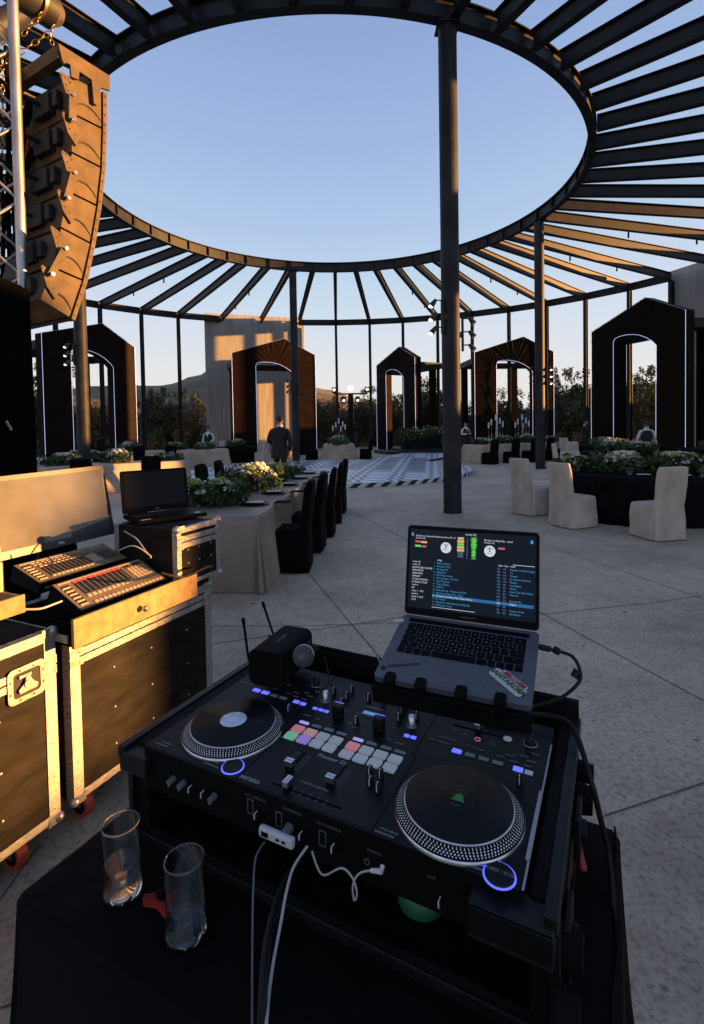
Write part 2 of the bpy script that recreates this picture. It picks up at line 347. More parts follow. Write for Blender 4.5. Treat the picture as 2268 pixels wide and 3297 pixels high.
# ------------------------------------------------------------ added sun blockers out of frame: wall with openings cut to throw sun patches
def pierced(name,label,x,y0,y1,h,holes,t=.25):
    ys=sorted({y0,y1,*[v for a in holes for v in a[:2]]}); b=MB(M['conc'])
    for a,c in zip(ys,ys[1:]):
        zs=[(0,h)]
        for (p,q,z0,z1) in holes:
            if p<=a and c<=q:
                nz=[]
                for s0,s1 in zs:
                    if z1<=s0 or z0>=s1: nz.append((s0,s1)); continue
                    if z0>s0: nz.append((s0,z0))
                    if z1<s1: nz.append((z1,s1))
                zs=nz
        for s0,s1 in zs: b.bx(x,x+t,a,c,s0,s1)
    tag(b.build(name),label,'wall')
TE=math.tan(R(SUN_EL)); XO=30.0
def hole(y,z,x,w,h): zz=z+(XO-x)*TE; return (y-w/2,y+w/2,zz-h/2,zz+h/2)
pierced('sun_mask_wall','long unseen wall added to block the low sun, openings cut to throw sun patches',XO,-6,60,3.5,[
  (1.46,2.30,2.0,3.5),(2.30,2.43,2.58,3.5),(2.43,2.70,3.0,3.5),   # gaps letting sun onto flight cases, monitor
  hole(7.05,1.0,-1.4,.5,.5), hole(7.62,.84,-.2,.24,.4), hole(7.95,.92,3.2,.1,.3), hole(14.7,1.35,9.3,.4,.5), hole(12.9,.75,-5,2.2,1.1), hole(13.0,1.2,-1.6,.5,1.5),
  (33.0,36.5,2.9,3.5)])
pierced('concrete_wall','tall unseen concrete wall added beyond the right edge to shade the console',20.5,-9,1.46,9.1,[])  # unseen blocker added to keep direct sun off controller and laptop
pierced('concrete_wall','lower unseen concrete wall added beside the tall one to shade tower and black laptop',20.5,2.74,3.75,3.9,[])  # unseen blocker added to shade the covered tower and black laptop
# ------------------------------------------------------------ trees
def leafcloud(b,c,r,n,size,rg,flat=.8):
    for _ in range(n):
        while True:
            p=Vector((rg.uniform(-1,1),rg.uniform(-1,1),rg.uniform(-1,1)))
            if .15<p.length<1: break
        p=Vector((p.x*r,p.y*r,p.z*r*flat))+Vector(c)
        a=Vector((rg.gauss(0,1),rg.gauss(0,1),rg.gauss(0,1))).normalized(); q=a.orthogonal().normalized(); s=size*rg.uniform(.6,1.4)
        w=a.cross(q)*s*.38; a=a*s
        b.add([tuple(p-a),tuple(p+w),tuple(p+a),tuple(p-w)],[(0,1,2,3)])
def make_tree(seed,H,W_,label,nl=9000,size=.12,leaf='leafa',leaf2='leafb',cat='tree',clumps=24,stems=3):
    rg=random.Random(seed); t=thing('olive_tree',label,cat,(0,0,0),0,'trees and bushes beyond the pavilion')
    tr=MB(M['bark']); cr_=MB(M[leaf]); ends=[]
    for s in range(stems):
        a=rg.uniform(0,2*PI); pts=[Vector((rg.uniform(-.15,.15),rg.uniform(-.15,.15),0))]; d=Vector((math.cos(a)*.35,math.sin(a)*.35,1)).normalized(); L=H*.28
        for k in range(4): d=(d+Vector((rg.uniform(-.3,.3),rg.uniform(-.3,.3),.12))).normalized(); pts.append(pts[-1]+d*L*.6)
        tr.tube(pts,[.11*H/4,.085*H/4,.06*H/4,.045*H/4,.02],7)
        for k in range(4):
            p0=pts[rg.randint(1,3)]; d=Vector((rg.uniform(-1,1),rg.uniform(-1,1),rg.uniform(.1,.9))).normalized(); e=p0+d*H*rg.uniform(.15,.3)
            tr.tube([p0,(p0+e)/2+Vector((0,0,.1)),e],[.035*H/4,.025*H/4,.01],5); ends.append(e)
    for k in range(clumps):
        if k<len(ends): c=ends[k]
        else:
            a=rg.uniform(0,2*PI); rr=math.sqrt(rg.random())*W_*.42; zz=rg.uniform(.16,.86)*H; rr*=math.sin(max(.25,1-abs(zz/H-.6)*1.6)*PI/2); c=Vector((rr*math.cos(a),rr*math.sin(a),zz))
        cr_.mat(M[leaf2] if rg.random()<.22 else M[leaf]); r=rg.uniform(.14,.26)*W_
        leafcloud(cr_,c,r,int(nl/clumps*rg.uniform(.6,1.3)),size,rg)
    for k in range(int(clumps*.8)):      # loose twigs above the outline
        c=Vector((rg.gauss(0,W_*.22),rg.gauss(0,W_*.22),H*rg.uniform(.75,1.0))); leafcloud(cr_,c,W_*.06,30,size,rg,1.6)
    tr.build('trunk',t); cr_.build('crown',t); return t
TP=[make_tree(1,4.6,3.6,'x'),make_tree(2,5.2,4.2,'x',11000,leaf='leafa'),make_tree(3,3.6,3.8,'x',10000,leaf='leafb',leaf2='leafa'),make_tree(4,4.0,4.4,'x',12000,.10)]
def px_tree(i,px,Y,sc,label,rz=0):
    x=(px-1134)/FOC*Y; rz=rz or rnd.uniform(0,6.28)
    if not USED[i]: USED[i]=1; o=TP[i]; o.location=(x,Y,-.1); o.rotation_euler=(0,0,rz); o.scale=(sc,)*3; o['label']=label; return o
    return dup(TP[i],(x,Y,-.1),rz,label,scale=sc)
USED=[0]*4
TR=[(0,125,36,1.35,'tall reddish tree at the far left between black tower and arch'),(2,300,38,1.0,'bush seen through the leftmost arch opening'),(3,375,40,.95,'bush behind the right leg of the leftmost arch'),
 (0,505,35.5,.95,'dark tree with bare lower trunk left of the concrete wall, left one of the pair'),(1,600,36,.85,'dark round tree with leaning stems just left of the concrete wall'),(3,690,46,.8,'bush behind the garden wall hidden by the concrete wall'),
 (3,1015,40,.95,'bushy tree right of the brown lit arch'),(2,1075,41,1.1,'tree with bare twigs left of the lamp tower'),(3,1150,42,.95,'tree directly behind the lamp tower'),(1,1210,43,.95,'tree right of the lamp tower and left of the sideways arch'),
 (3,1262,44,.9,'tree seen through the opening of the sideways arch'),(1,1345,41,1.05,'tall tree behind the flower stage'),(0,1395,40,1.05,'tree between the sideways arch and the big near column'),(3,1480,38,1.0,'dark bush right behind the big near column'),
 (2,1560,40,.9,'bush behind the left leg of the creased brown arch'),(1,1625,40,.85,'tree seen in the opening of the creased brown arch'),(3,1700,39,.8,'bush behind the slim right column'),
 (1,1825,39,1.1,'broad dark tree between the two right arches'),(3,1880,40,1.2,'dark tree just left of the biggest looking arch'),(2,1800,42,1.0,'orange tinted bush behind the broad dark tree'),
 (3,2010,38.5,1.15,'left tree seen through the biggest looking arch'),(1,2085,39,1.1,'right tree seen through the biggest looking arch'),(3,2190,40,1,'tree behind the right concrete wall'),(2,215,39,1.1,'bush behind the left leg of the leftmost arch'),(3,440,41,.85,'low bush between the leftmost arch and the pair of dark trees')]
for a in TR: px_tree(*a)
b=MB(M['leafa']); rg=random.Random(99)   # low undergrowth
for k in range(420):
    a=R(rg.uniform(48,132)); r=rg.uniform(22,36); c=Vector((CX+r*math.cos(a),CY+r*math.sin(a)*1.05,rg.uniform(.1,1.1))); b.mat(M['leafa'] if rg.random()<.6 else M['leafb']); leafcloud(b,c,rg.uniform(.4,.9),70,.10,rg,.7)
tag(b.build('undergrowth'),kind='stuff',label='low shrubs and dry brush under the trees',cat='undergrowth')
# ------------------------------------------------------------ banquet materials
M.update(
 whitecover=mat('ivory_chair_cover',(.52,.43,.36),.85,0,.1,6,.9,9,spec=.1,stretch=(1,1,.5)),
 blackcover=mat('black_chair_cover',(.006,.0055,.006),.9,0,.3,5,.3,50,spec=.08),
 satin=mat('beige_satin',(.29,.225,.18),.36,0,.15,2.2,.5,6,spec=.4,stretch=(1,1,.4)),
 linen=mat('beige_linen',(.42,.34,.26),.75,0,.12,3,.3,60,stretch=(1,1,.4)),
 blacklinen=mat('black_linen',(.006,.006,.007),.9,0,.3,4,.4,20,spec=.08),
 greenery=mat('greenery',(.075,.115,.035),.55,0,.5,14,col2=(.02,.04,.015)),
 lime=mat('lime_green_flower',(.26,.36,.09),.6,0,.3,20),
 petal=mat('white_petal',(.72,.70,.62),.6,0,.08,20),
 glass=None,
 wax=mat('candle_wax',(.75,.7,.6),.5,0,.05,10),
 flame=mat('flame',(1,.6,.2),.5,emit=(1,.5,.15),es=5),
 plate=mat('black_plate',(.012,.012,.014),.22,0,.1,10),
 paper=mat('menu_paper',(.72,.72,.74),.7,0,.04,12),
 skin=mat('skin',(.36,.2,.13),.6,0,.08,20), hair=mat('dark_hair',(.012,.01,.008),.6,0,.3,60),
 suit=mat('dark_suit',(.014,.011,.010),.8,0,.2,30), shirt=mat('white_shirt',(.62,.62,.64),.75,0,.06,20), vest=mat('black_vest',(.012,.012,.015),.8,0,.2,30),
 chrome=mat('chrome',(.7,.7,.72),.18,1,.05,10), silver=mat('truss_aluminium',(.42,.42,.43),.42,.9,.2,14,.15,60,stretch=(1,1,.2)),
 lamp=mat('lamp_glow',(1,.85,.6),.4,emit=(1,.74,.40),es=1.2), lampw=mat('spot_lens',(.9,.95,1),.3,emit=(.95,.97,1),es=1.2),
 speaker=mat('dusty_black_speaker',(.12,.085,.05),.65,0,.22,9,.3,70,col2=(.07,.05,.032),spec=.25), speakerdark=mat('speaker_dark',(.02,.02,.022),.6,0,.2,10,.2,60),
 cloth=mat('black_stage_cloth',(.003,.003,.0035),.95,0,.3,3,.4,8,spec=.03), brass=mat('brass_chain',(.45,.28,.10),.35,.9,.2,30,.2,60), red=mat('red_cable',(.45,.04,.02),.5,0,.1,20), yellow=mat('yellow_cable',(.35,.5,.03),.5,0,.1,20),
)
def thin_glass(name,ior,tint):
    m=bpy.data.materials.new(name); m.use_nodes=True; nt=m.node_tree; nt.nodes.clear(); N=nt.nodes; L=nt.links
    o=N.new('ShaderNodeOutputMaterial'); mx=N.new('ShaderNodeMixShader'); tr=N.new('ShaderNodeBsdfTransparent'); gl=N.new('ShaderNodeBsdfGlossy'); lf=N.new('ShaderNodeLayerWeight'); lf.inputs[0].default_value=.5; pw=N.new('ShaderNodeMath'); pw.operation='POWER'; pw.inputs[1].default_value=2.2; L.new(lf.outputs['Facing'],pw.inputs[0]); lw=N.new('ShaderNodeMath'); lw.operation='MULTIPLY_ADD'; lw.inputs[1].default_value=.5; lw.inputs[2].default_value=(ior-1)**2/(ior+1)**2*1.5; L.new(pw.outputs[0],lw.inputs[0])
    nz=N.new('ShaderNodeTexNoise'); nz.inputs['Scale'].default_value=30; mr=N.new('ShaderNodeMapRange'); mr.inputs[3].default_value=.0; mr.inputs[4].default_value=.02; L.new(nz.outputs[0],mr.inputs[0]); L.new(mr.outputs[0],gl.inputs['Roughness'])
    tr.inputs[0].default_value=(*tint,1); L.new(lw.outputs[0],mx.inputs[0]); L.new(tr.outputs[0],mx.inputs[1]); L.new(gl.outputs[0],mx.inputs[2]); L.new(mx.outputs[0],o.inputs[0]); return m
M['glass']=thin_glass('clear_glass',1.28,(.96,.98,.99)); M['solidglass']=mat('thick_glass',(.95,.97,1),.01,0,0,3,trans=1,ior=1.5); M['water']=thin_glass('water',1.7,(.93,.96,.98))
# ------------------------------------------------------------ chairs
def make_chair(kind,label):
    m=M['whitecover'] if kind=='w' else M['blackcover']; t=thing('covered_chair',label,'chair',(0,0,0))
    n=56; rg=random.Random(5 if kind=='w' else 6)
    def ring(w,d,cy,z,wob,r=.05,ph=0):
        o=[]; base=rrect(w,d,r,13)
        for k,(x,y) in enumerate(base[:n]):
            a=math.atan2(y,x); f=1+wob*(math.sin(a*7+ph)+.6*math.sin(a*11+1.3+ph)); d_=noise.noise((x*5+ph*.2,y*5+7,z*4))*.022+noise.noise((x*14,y*14+3,z*5+x*9))*.010; d_=d_ if z<.97 else d_*.3; l_=math.hypot(x,y) or 1; o.append((x*f+x/l_*d_,cy+y*f+y/l_*d_,z))
        return o
    b=MB(m); rs=[ring(.40,.40,.0,.475,.0,.06),ring(.435,.435,.0,.465,.0),ring(.45,.45,0,.43,.004)]
    for k in range(1,9): v=k/8; rs.append(ring(.45+.05*v,.45+.05*v,0,.43-.415*v,*(.006+.026*v,.05,v*.8)))
    b.loft(rs[::-1],True,True); b.build('seat',t)
    b=MB(m); rs=[]; top=1.0
    for k in range(9): v=k/8; rs.append(ring(.48-.04*v,.12-.01*v,-.255,.015+.46*v,*(.02*(1-v),.035,1+v)))
    H=[.55,.65,.75,.85,.92]
    for z in H: v=(z-.47)/.53; rs.append(ring(.44-(.01 if kind=='w' else .02)*v,.11-.03*v,-.255-.07*v,z,.008*math.sin(z*30),.035))
    if kind=='w': tp=[(.97,.43,.078),(.99,.415,.066),(1.0,.38,.04)]
    else: tp=[(.955,.41,.076),(.985,.36,.07),(1.005,.28,.05),(1.01,.2,.03)]
    for z,w,d in tp: rs.append(ring(w,d,-.325,z,0,min(d,w)*.45))
    b.loft(rs,True,True); b.build('backrest',t); return t
CHR={}
def chair(kind,x,y,rz,label,group,z=0):
    if kind not in CHR: CHR[kind]=o=make_chair(kind,label); o.location=(x,y,z); o.rotation_euler=(0,0,rz); o['group']=group; return o
    return dup(CHR[kind],(x,y,z),rz,label,group)
GW='ivory covered chairs at the round tables'; GB='black covered chairs at the beige tables'
T1=dict(p=Vector((-.94,5.0,0)),q=Vector((-.54,10.28,0)))
for i,(x,y) in enumerate([(-.5,5.55),(-.4,6.45),(-.29,7.34),(-.21,8.37),(-.15,9.35)]):
    chair('b',x-.30,y+.24,R(90-4+[2,-2,1,3,-2][i]),['nearest black chair at the near long table, seat pushed under the cloth','second nearest black chair on the aisle side of the near long table','middle black chair on the aisle side with an orange sun patch on its back','fourth black chair along the aisle side of the near long table','farthest black chair on the aisle side, next to the patterned dance floor'][i],GB)
for i,(x,y) in enumerate([(-2.42,6.35),(-2.35,7.45),(-2.3,8.75),(-2.25,9.75)]):
    chair('b',x,y,R(-92+[4,0,-3,2][i]),['black chair on the far side, half behind the open black laptop','black chair behind the nearest green flower arrangement','black chair on the far side behind the sunlit yellow flowers','farthest black chair on the far side of the near long table'][i],GB)
# ------------------------------------------------------------ draped tables
def cloth_mesh(b,L,Wd,h,flare,seed,round_=False,n=180,zb=.004):
    rg=random.Random(seed); ks=[(rg.randint(9,14),rg.uniform(0,6)),(rg.randint(17,25),rg.uniform(0,6))]
    base=rrect(L,Wd,.03 if not round_ else min(L,Wd)/2-.001,n//4-1)
    if round_: base=[(L/2*math.cos(2*PI*k/n),Wd/2*math.sin(2*PI*k/n)) for k in range(n)]
    n=len(base); per=0; rs=[]
    rs.append([(x*.985,y*.985,h) for x,y in base])
    for k in range(9):
        v=k/8; r=[]
        for i,(x,y) in enumerate(base):
            s=i/n*2*PI; cx=abs(x)/(L/2); cy=abs(y)/(Wd/2); corner=0 if round_ else max(0,(min(cx,cy)-.90)/.10)
            nx,ny=(x,y) if round_ else ((math.copysign(1,x) if cx>.985 else 0)+corner*math.copysign(.6,x),(math.copysign(1,y) if cy>.985 else 0)+corner*math.copysign(.6,y))
            l=math.hypot(nx,ny) or 1; nx/=l;ny/=l
            f=sum(math.sin(s*kk*(2 if round_ else 1.6)+ph) for kk,ph in ks)*.5
            off=v**1.1*(flare*(.35+.9*corner)+(.035 if round_ else .022)*f)+.006
            r.append((x+nx*off,y+ny*off,h-.008-(h-.012-zb)*v))
        rs.append(r)
    b.loft(rs[::-1],True,True)
def table(label,cx,cy,L,Wd,rz,m,flare=.1,seed=1,round_=False,group=None,h=.75):
    t=thing('dining_table',label,'table',(cx,cy,0),rz,group)
    b=MB(M[m]); cloth_mesh(b,L,Wd,h,flare,seed,round_); b.build('tablecloth',t); return t
t1c=Vector((-1.35,7.66)); A1=R(90-4.33)
table('near long table under a shiny beige satin cloth with plates and flowers',t1c.x,t1c.y,5.28,1.22,A1,'satin',.10,3)
table('long beige table just behind the laptops, partly lit by the sun',-6.5,13.65,3.9,1.15,R(30.6),'linen',.06,4)
table('long beige table with white flowers where the waiter with the bun stands',-8.2,21.65,5.6,1.15,R(22),'linen',.12,5)
table('small looking beige table end with tall candle glasses in front of the lamp tower',-.68,26.0,1.5,3.0,R(2),'linen',.16,6)
table('long beige table right behind the big near column with tall candle glasses',7.55,23.3,5.6,1.15,R(31),'linen',.10,7)
GR='round tables under black cloths'
table('far round black table with two ivory chairs in front of the brown lit arch',-5.6,24.8,1.9,1.9,0,'blacklinen',.05,8,True,GR)
table('big near round black table on the right with white candles',4.95,8.8,2.5,2.5,0,'blacklinen',.07,9,True,GR)
table('round black table just behind the big near one',7.8,15.0,2.0,2.0,0,'blacklinen',.06,10,True,GR)
table('round black table at the right edge beside the waiter in a vest',11.2,15.6,2.2,2.2,0,'blacklinen',.06,11,True,GR)
table('round black table under the left leg of the biggest looking arch',9.6,19.5,2.0,2.0,0,'blacklinen',.06,12,True,GR)
table('far left round black table behind the white and green flowers',-12.2,17.5,2.2,2.2,0,'blacklinen',.06,13,True,GR)
# chairs of the other tables
def face(x,y,tx,ty): return math.atan2(ty-y,tx-x)-PI/2
c7=(4.95,8.8)
for x,y,dr,l in[(3.22,9.10,('r',-63),'leftmost ivory chair of the big near round table, seen from the side'),(3.47,7.94,('r',-68),'ivory chair with a thin sunlit edge at the big near round table'),(4.2,7.07,('r',10),'nearest ivory chair, its back turned to the camera'),
  (4.72,10.62,0,'ivory chair on the far side of the big near round table, behind the left flowers'),(5.65,10.45,.1,'ivory chair on the far side of the big near round table, behind the candles'),(6.25,10.05,-.1,'ivory chair on the far side of the big near round table, behind the lime flowers'),(6.85,8.3,0,'ivory chair of the big near round table beyond the right edge')]:
    chair('w',x,y,R(dr[1]) if isinstance(dr,tuple) else face(x,y,*c7)+dr,l,GW)
for x,y,tx,ty,l in[(-4.35,24.25,-5.6,24.8,'front ivory chair at the far round black table, seen from the side'),(-4.85,26.0,-5.6,24.8,'rear ivory chair at the far round black table'),(-6.9,24.1,-5.6,24.8,'small ivory chair left of the far round black table'),
  (7.35,16.5,7.8,15,'ivory chair behind the round table next to the big near one, left'),(6.4,15.3,7.8,15,'ivory chair in front of the phoning man'),(8.9,16.1,7.8,15,'ivory chair left of the waiter in a vest'),(10.4,17.1,11.2,15.6,'ivory chair right of the waiter in a vest'),(12.3,17.0,11.2,15.6,'ivory chair under the right leg of the biggest looking arch'),(9.0,21.1,9.6,19.5,'small ivory chair far back inside the biggest looking arch'),
  (-9.4,16.8,-12.2,17.5,'ivory chair back under the leftmost arch, right of the lit column'),(-10.6,15.6,-12.2,17.5,'ivory chair back just left of the lit column'),(-8.3,14.9,-6.5,13.6,'ivory chair back touched by sun right of the lit column'),(-8.0,17.6,-6.8,16,'ivory chair back beyond the left beige table'),(-11.3,15.0,-12.2,17.5,'ivory chair back at the edge of the black tower'),(-6.6,24.9+1.6,-5.6,24.8,'far ivory chair behind the far round black table')]:
    chair('w',x,y,face(x,y,tx,ty),l,GW)
for x,y,rz,l in[(-6.05,11.35,28,'black chair back in front of the left beige table, left one behind the monitor'),(-4.85,12.1,33,'black chair back glowing brown in the sun in front of the left beige table'),(-7.2,20.2,20,'left black chair in front of the waiter table'),(-8.3,19.9,18,'second black chair from the left in front of the waiter table'),(-9.6,19.4,20,'leftmost black chair in front of the waiter table'),
  (-2.0,25.3,-85,'left front black chair beside the small looking beige table end'),(-2.0,26.3,-88,'left rear black chair beside the small looking beige table end'),(.62,25.0,95,'right front black chair beside the small looking beige table end'),(.62,26.2,88,'right rear black chair beside the small looking beige table end'),
  (5.55,20.62,31,'black chair nearest the big column at the right long table'),(6.55,21.05,29,'second black chair at the right long table'),(7.5,21.6,33,'third black chair at the right long table'),(8.4,22.2,31,'black chair just left of the slim right column'),(9.4,22.8,28,'black chair just right of the slim right column')]:
    chair('b',x,y,R(rz),l,GB)
# ------------------------------------------------------------ flowers
def rose(b,c,r,rg):
    for k,(rr,n,up) in enumerate([(.35,4,.75),(.7,5,.5),(1.0,6,.2)]):
        a0=rg.uniform(0,6)
        for i in range(n):
            a=a0+i*2*PI/n; w=PI/n*1.25; pts=[]
            for u,zz in((.15,-.25),(rr*.75,up*.35-.1),(rr,up)):
                for s in(-1,0,1): q=a+s*w*(.55 if u<.3 else 1)*.9; k2=u*(1.0 if s==0 else .88); pts.append((c[0]+r*k2*math.cos(q),c[1]+r*k2*math.sin(q),c[2]+r*(zz+(.05 if s==0 else -.03))))
            b.add(pts,[(0,1,4,3),(1,2,5,4),(3,4,7,6),(4,5,8,7)],True)
def make_flowers(seed,L,Wd,H,label,nfl=16,lime=5,spill=0,leafn=950,ls=.045):
    rg=random.Random(seed); t=thing('flower_arrangement',label,'flowers'); g=MB(M['greenery'])
    for k in range(9):
        c=(rg.uniform(-.5,.5)*L,rg.uniform(-.4,.4)*Wd,rg.uniform(.25,.6)*H); leafcloud(g,c,.32*H+.07,int(leafn/9),ls,rg,.8)
    for k in range(14):      # trailing stems
        a=rg.uniform(0,6.28); x=math.cos(a)*L*.5; y=math.sin(a)*Wd*.5; e=(x*1.25,y*1.3,rg.uniform(.02,.9)*H)
        g.tube([(x*.3,y*.3,.3*H),(x*.8,y*.8,.55*H),e],[.004,.003,.002],4); leafcloud(g,e,.05,22,ls*.8,rg,1)
    g.build('foliage',t); f=MB(M['petal'])
    for k in range(nfl):
        a=rg.uniform(0,6.28); q=math.sqrt(rg.random()); z=H*(1.0-.45*q*q)+rg.uniform(-.1,.05)*H; rose(f,(math.cos(a)*q*L*.52,math.sin(a)*q*Wd*.5,z),rg.uniform(.028,.05),rg)
    for k in range(nfl*4): # small blossoms
        a=rg.uniform(0,6.28); q=math.sqrt(rg.random()); f.sph((math.cos(a)*q*L*.6,math.sin(a)*q*Wd*.6,H*(1.05-.6*q*q)),rg.uniform(.005,.012),6,4)
    f.build('blossoms',t)
    if lime:
        l=MB(M['lime'])
        for k in range(lime):
            a=rg.uniform(0,6.28); c=(math.cos(a)*L*.33,math.sin(a)*Wd*.3,H*.85); r=.05
            for j in range(60):
                d=Vector((rg.gauss(0,1),rg.gauss(0,1),abs(rg.gauss(0,1)))).normalized()*r; l.sph((c[0]+d.x,c[1]+d.y,c[2]+d.z*.8),.011,5,3)
        l.build('hydrangea',t)
    return t
FL=[make_flowers(1,.55,.42,.25,'x',18,5),make_flowers(2,.6,.45,.30,'x',30,3),make_flowers(3,.7,.36,.20,'x',20,2)]
FU=[0]*3
def flowers(i,x,y,z,rz,label,sc=1,group='white and green flower arrangements on the tables'):
    if not FU[i]: FU[i]=1; o=FL[i]; o.location=(x,y,z); o.rotation_euler=(0,0,rz); o.scale=(sc,)*3; o['label']=label; o['group']=group; return o
    return dup(FL[i],(x,y,z),rz,label,group,sc)
Z=.752
flowers(0,-1.62,5.75,Z,.3,'green arrangement with lime heads nearest the black laptop',1.15)
flowers(1,-1.38,7.05,Z,1.2,'sunlit yellow looking arrangement in the middle of the near long table',1.2)
flowers(0,-1.3,8.25,Z,2.2,'dark green arrangement with white roses toward the far end of the near long table',1.1)
flowers(2,-1.22,9.4,Z,.9,'small white arrangement at the far end of the near long table',.9)
flowers(2,4.1,9.3,Z,.8,'arrangement between the leftmost ivory chair and the candles',1.25)
flowers(1,4.55,8.6,Z,2.0,'broad arrangement above the ivory chair with the sunlit edge',1.15)
flowers(0,5.35,8.35,Z,.2,'lime and white arrangement behind the nearest ivory chair',1.35)
for i,(k,x,y,s,l) in enumerate([(2,-8.2,12.8,1.2,'flowers on the left beige table next to the black tower'),(0,-7.4,13.1,1.1,'flowers left of the monitor top on the left beige table'),(1,-6.3,13.7,1.1,'sunlit flowers in the middle of the left beige table'),(2,-5.3,14.3,1.1,'sunlit flowers at the right end of the left beige table'),
  (1,-9.3,21.2,1.3,'flowers behind the leftmost chairs of the waiter table'),(0,-7.6,21.9,1.3,'flowers just left of the waiter with the bun'),(2,-6.4,22.3,1.4,'flowers under the waiter with the bun'),(1,-5.6,24.8,1.2,'flowers on the far round black table'),(1,-.7,25.0,1.4,'flowers on the small looking beige table end'),
  (2,5.7,22.2,1.4,'flowers right beside the big near column on the right long table'),(0,6.9,22.9,1.3,'flowers under the left group of tall candle glasses'),(1,8.1,23.6,1.3,'flowers under the right group of tall candle glasses'),(2,9.3,24.3,1.3,'flowers left of the slim right column'),
  (1,7.6,14.9,1.3,'flowers on the round table just behind the big near one'),(0,8.3,14.6,1.1,'flowers in front of the waiter in a vest'),(2,11.1,15.4,1.5,'flowers on the round table at the right edge'),(1,12.0,15.4,1.3,'flowers with white roses at the right edge'),(0,9.6,19.4,1.2,'flowers on the table inside the biggest looking arch'),
  (1,-12.0,17.3,1.4,'flowers on the far left round table'),(0,-10.9,16.9,1.3,'flowers behind the lit column'),(2,-8.6,16.6,1.2,'white flowers right of the lit column')]): flowers(k,x,y,Z,i*1.3,l,s)
# ------------------------------------------------------------ tableware
def gob(b,sc=1):
    b.lathe([(.033*sc,0),(.032*sc,.003),(.006*sc,.008),(.005*sc,.075),(.018*sc,.09),(.034*sc,.115),(.042*sc,.165),(.045*sc,.19),(.043*sc,.19),(.040*sc,.165),(.032*sc,.118),(.014*sc,.098),(.001,.094)],n=18,cap=True)
GO=[];GP=[];NP=[]
def proto(lst,mk,loc,rz,label,group):
    if not lst: o=mk(); lst.append(o); o.location=loc; o.rotation_euler=(0,0,rz); o['label']=label; o['group']=group; return o
    return dup(lst[0],loc,rz,label,group)
def mk_gob(): b=MB(M['solidglass']); gob(b); return tag(b.build('goblet'),'x','goblet')
def mk_plate():
    t=thing('place_setting','x','plates'); b=MB(M['plate']); b.lathe([(.12,0),(.165,.008),(.165,.012),(.12,.006)],n=36); b.build('charger',t)
    b=MB(M['plate']); b.lathe([(.09,.012),(.135,.026),(.135,.03),(.09,.018)],n=36); b.build('dinner_plate',t); return t
def mk_card(): b=MB(M['paper']); b.box(0,0,.0015,.10,.19,.003); return tag(b.build('menu_card'),'x','card')
def mk_napkin():
    b=MB(M['blacklinen']); b.grid(lambda u,v:(-.09+.18*u*(1-.25*v)+.012*math.sin(v*7),(.16-.34*v) if v<.55 else -.027-.012*math.sin(u*9)-.03*(v-.55),(.012+.003*math.sin(u*12)) if v<.5 else .012-.75*(v-.5)),10,16)
    return tag(b.build('napkin',solid=.006),'x','napkin')
MC=[]
ax=Vector((math.cos(A1),math.sin(A1),0)); pr=Vector((math.sin(A1),-math.cos(A1),0))
ORD=['nearest','second','middle','fourth','farthest']
for i in range(5):
    c=Vector((t1c.x,t1c.y,Z))+ax*(-2.64+.68+i*.95)+pr*.40
    proto(GP,mk_plate,tuple(c),A1,f'{ORD[i]} stack of black plates on the aisle side of the near long table','black plate stacks')
    proto(MC,mk_card,(c.x,c.y,c.z+.031),A1+.1,f'white menu card on the {ORD[i]} black plate stack','menu cards')
    n_=c+pr*.215+ax*.13; proto(NP,mk_napkin,tuple(n_),A1+PI+R(180)-PI,f'black napkin hanging over the table edge by the {ORD[i]} plate stack','black napkins')
    g=c-pr*.22+ax*.12; proto(GO,mk_gob,tuple(g),0,f'clear goblet behind the {ORD[i]} plate stack','clear goblets')
proto(GO,mk_gob,(-1.9,5.55,Z),0,'clear goblet right next to the corner of the open black laptop','clear goblets')
for i,(x,y) in enumerate([(4.55,7.95),(5.05,7.75)]):
    proto(GP,mk_plate,(x,y,Z),.4,['black plate between the two front ivory chairs of the big round table','black plate behind the nearest ivory chair'][i],'black plate stacks')
    proto(MC,mk_card,(x,y,Z+.031),1.3,['white card on the plate between the two front ivory chairs','white card on the plate behind the nearest ivory chair'][i],'menu cards')
    proto(GO,mk_gob,(x+.15,y+.3,Z),0,['goblet beside the plate between the two front ivory chairs','goblet rising over the back of the nearest ivory chair'][i],'clear goblets')
def candle(x,y,z,h,r,hc,label,lit=True,grp='candles in glass cylinders'):
    t=thing('candle',label,'candle',(x,y,z),0,grp); b=MB(M['solidglass']); b.lathe([(r,0),(r,h),(r-.003,h),(r-.003,.006),(.001,.006)],n=18); b.build('glass_cylinder',t)
    b=MB(M['wax']); b.lathe([(r*.72,.008),(r*.72,hc)],n=14); w=b.build('wax',t)
    if lit: b=MB(M['flame']); b.lathe([(.002,hc),(.008,hc+.012),(.005,hc+.026),(.001,hc+.036)],n=8); b.build('flame',t)
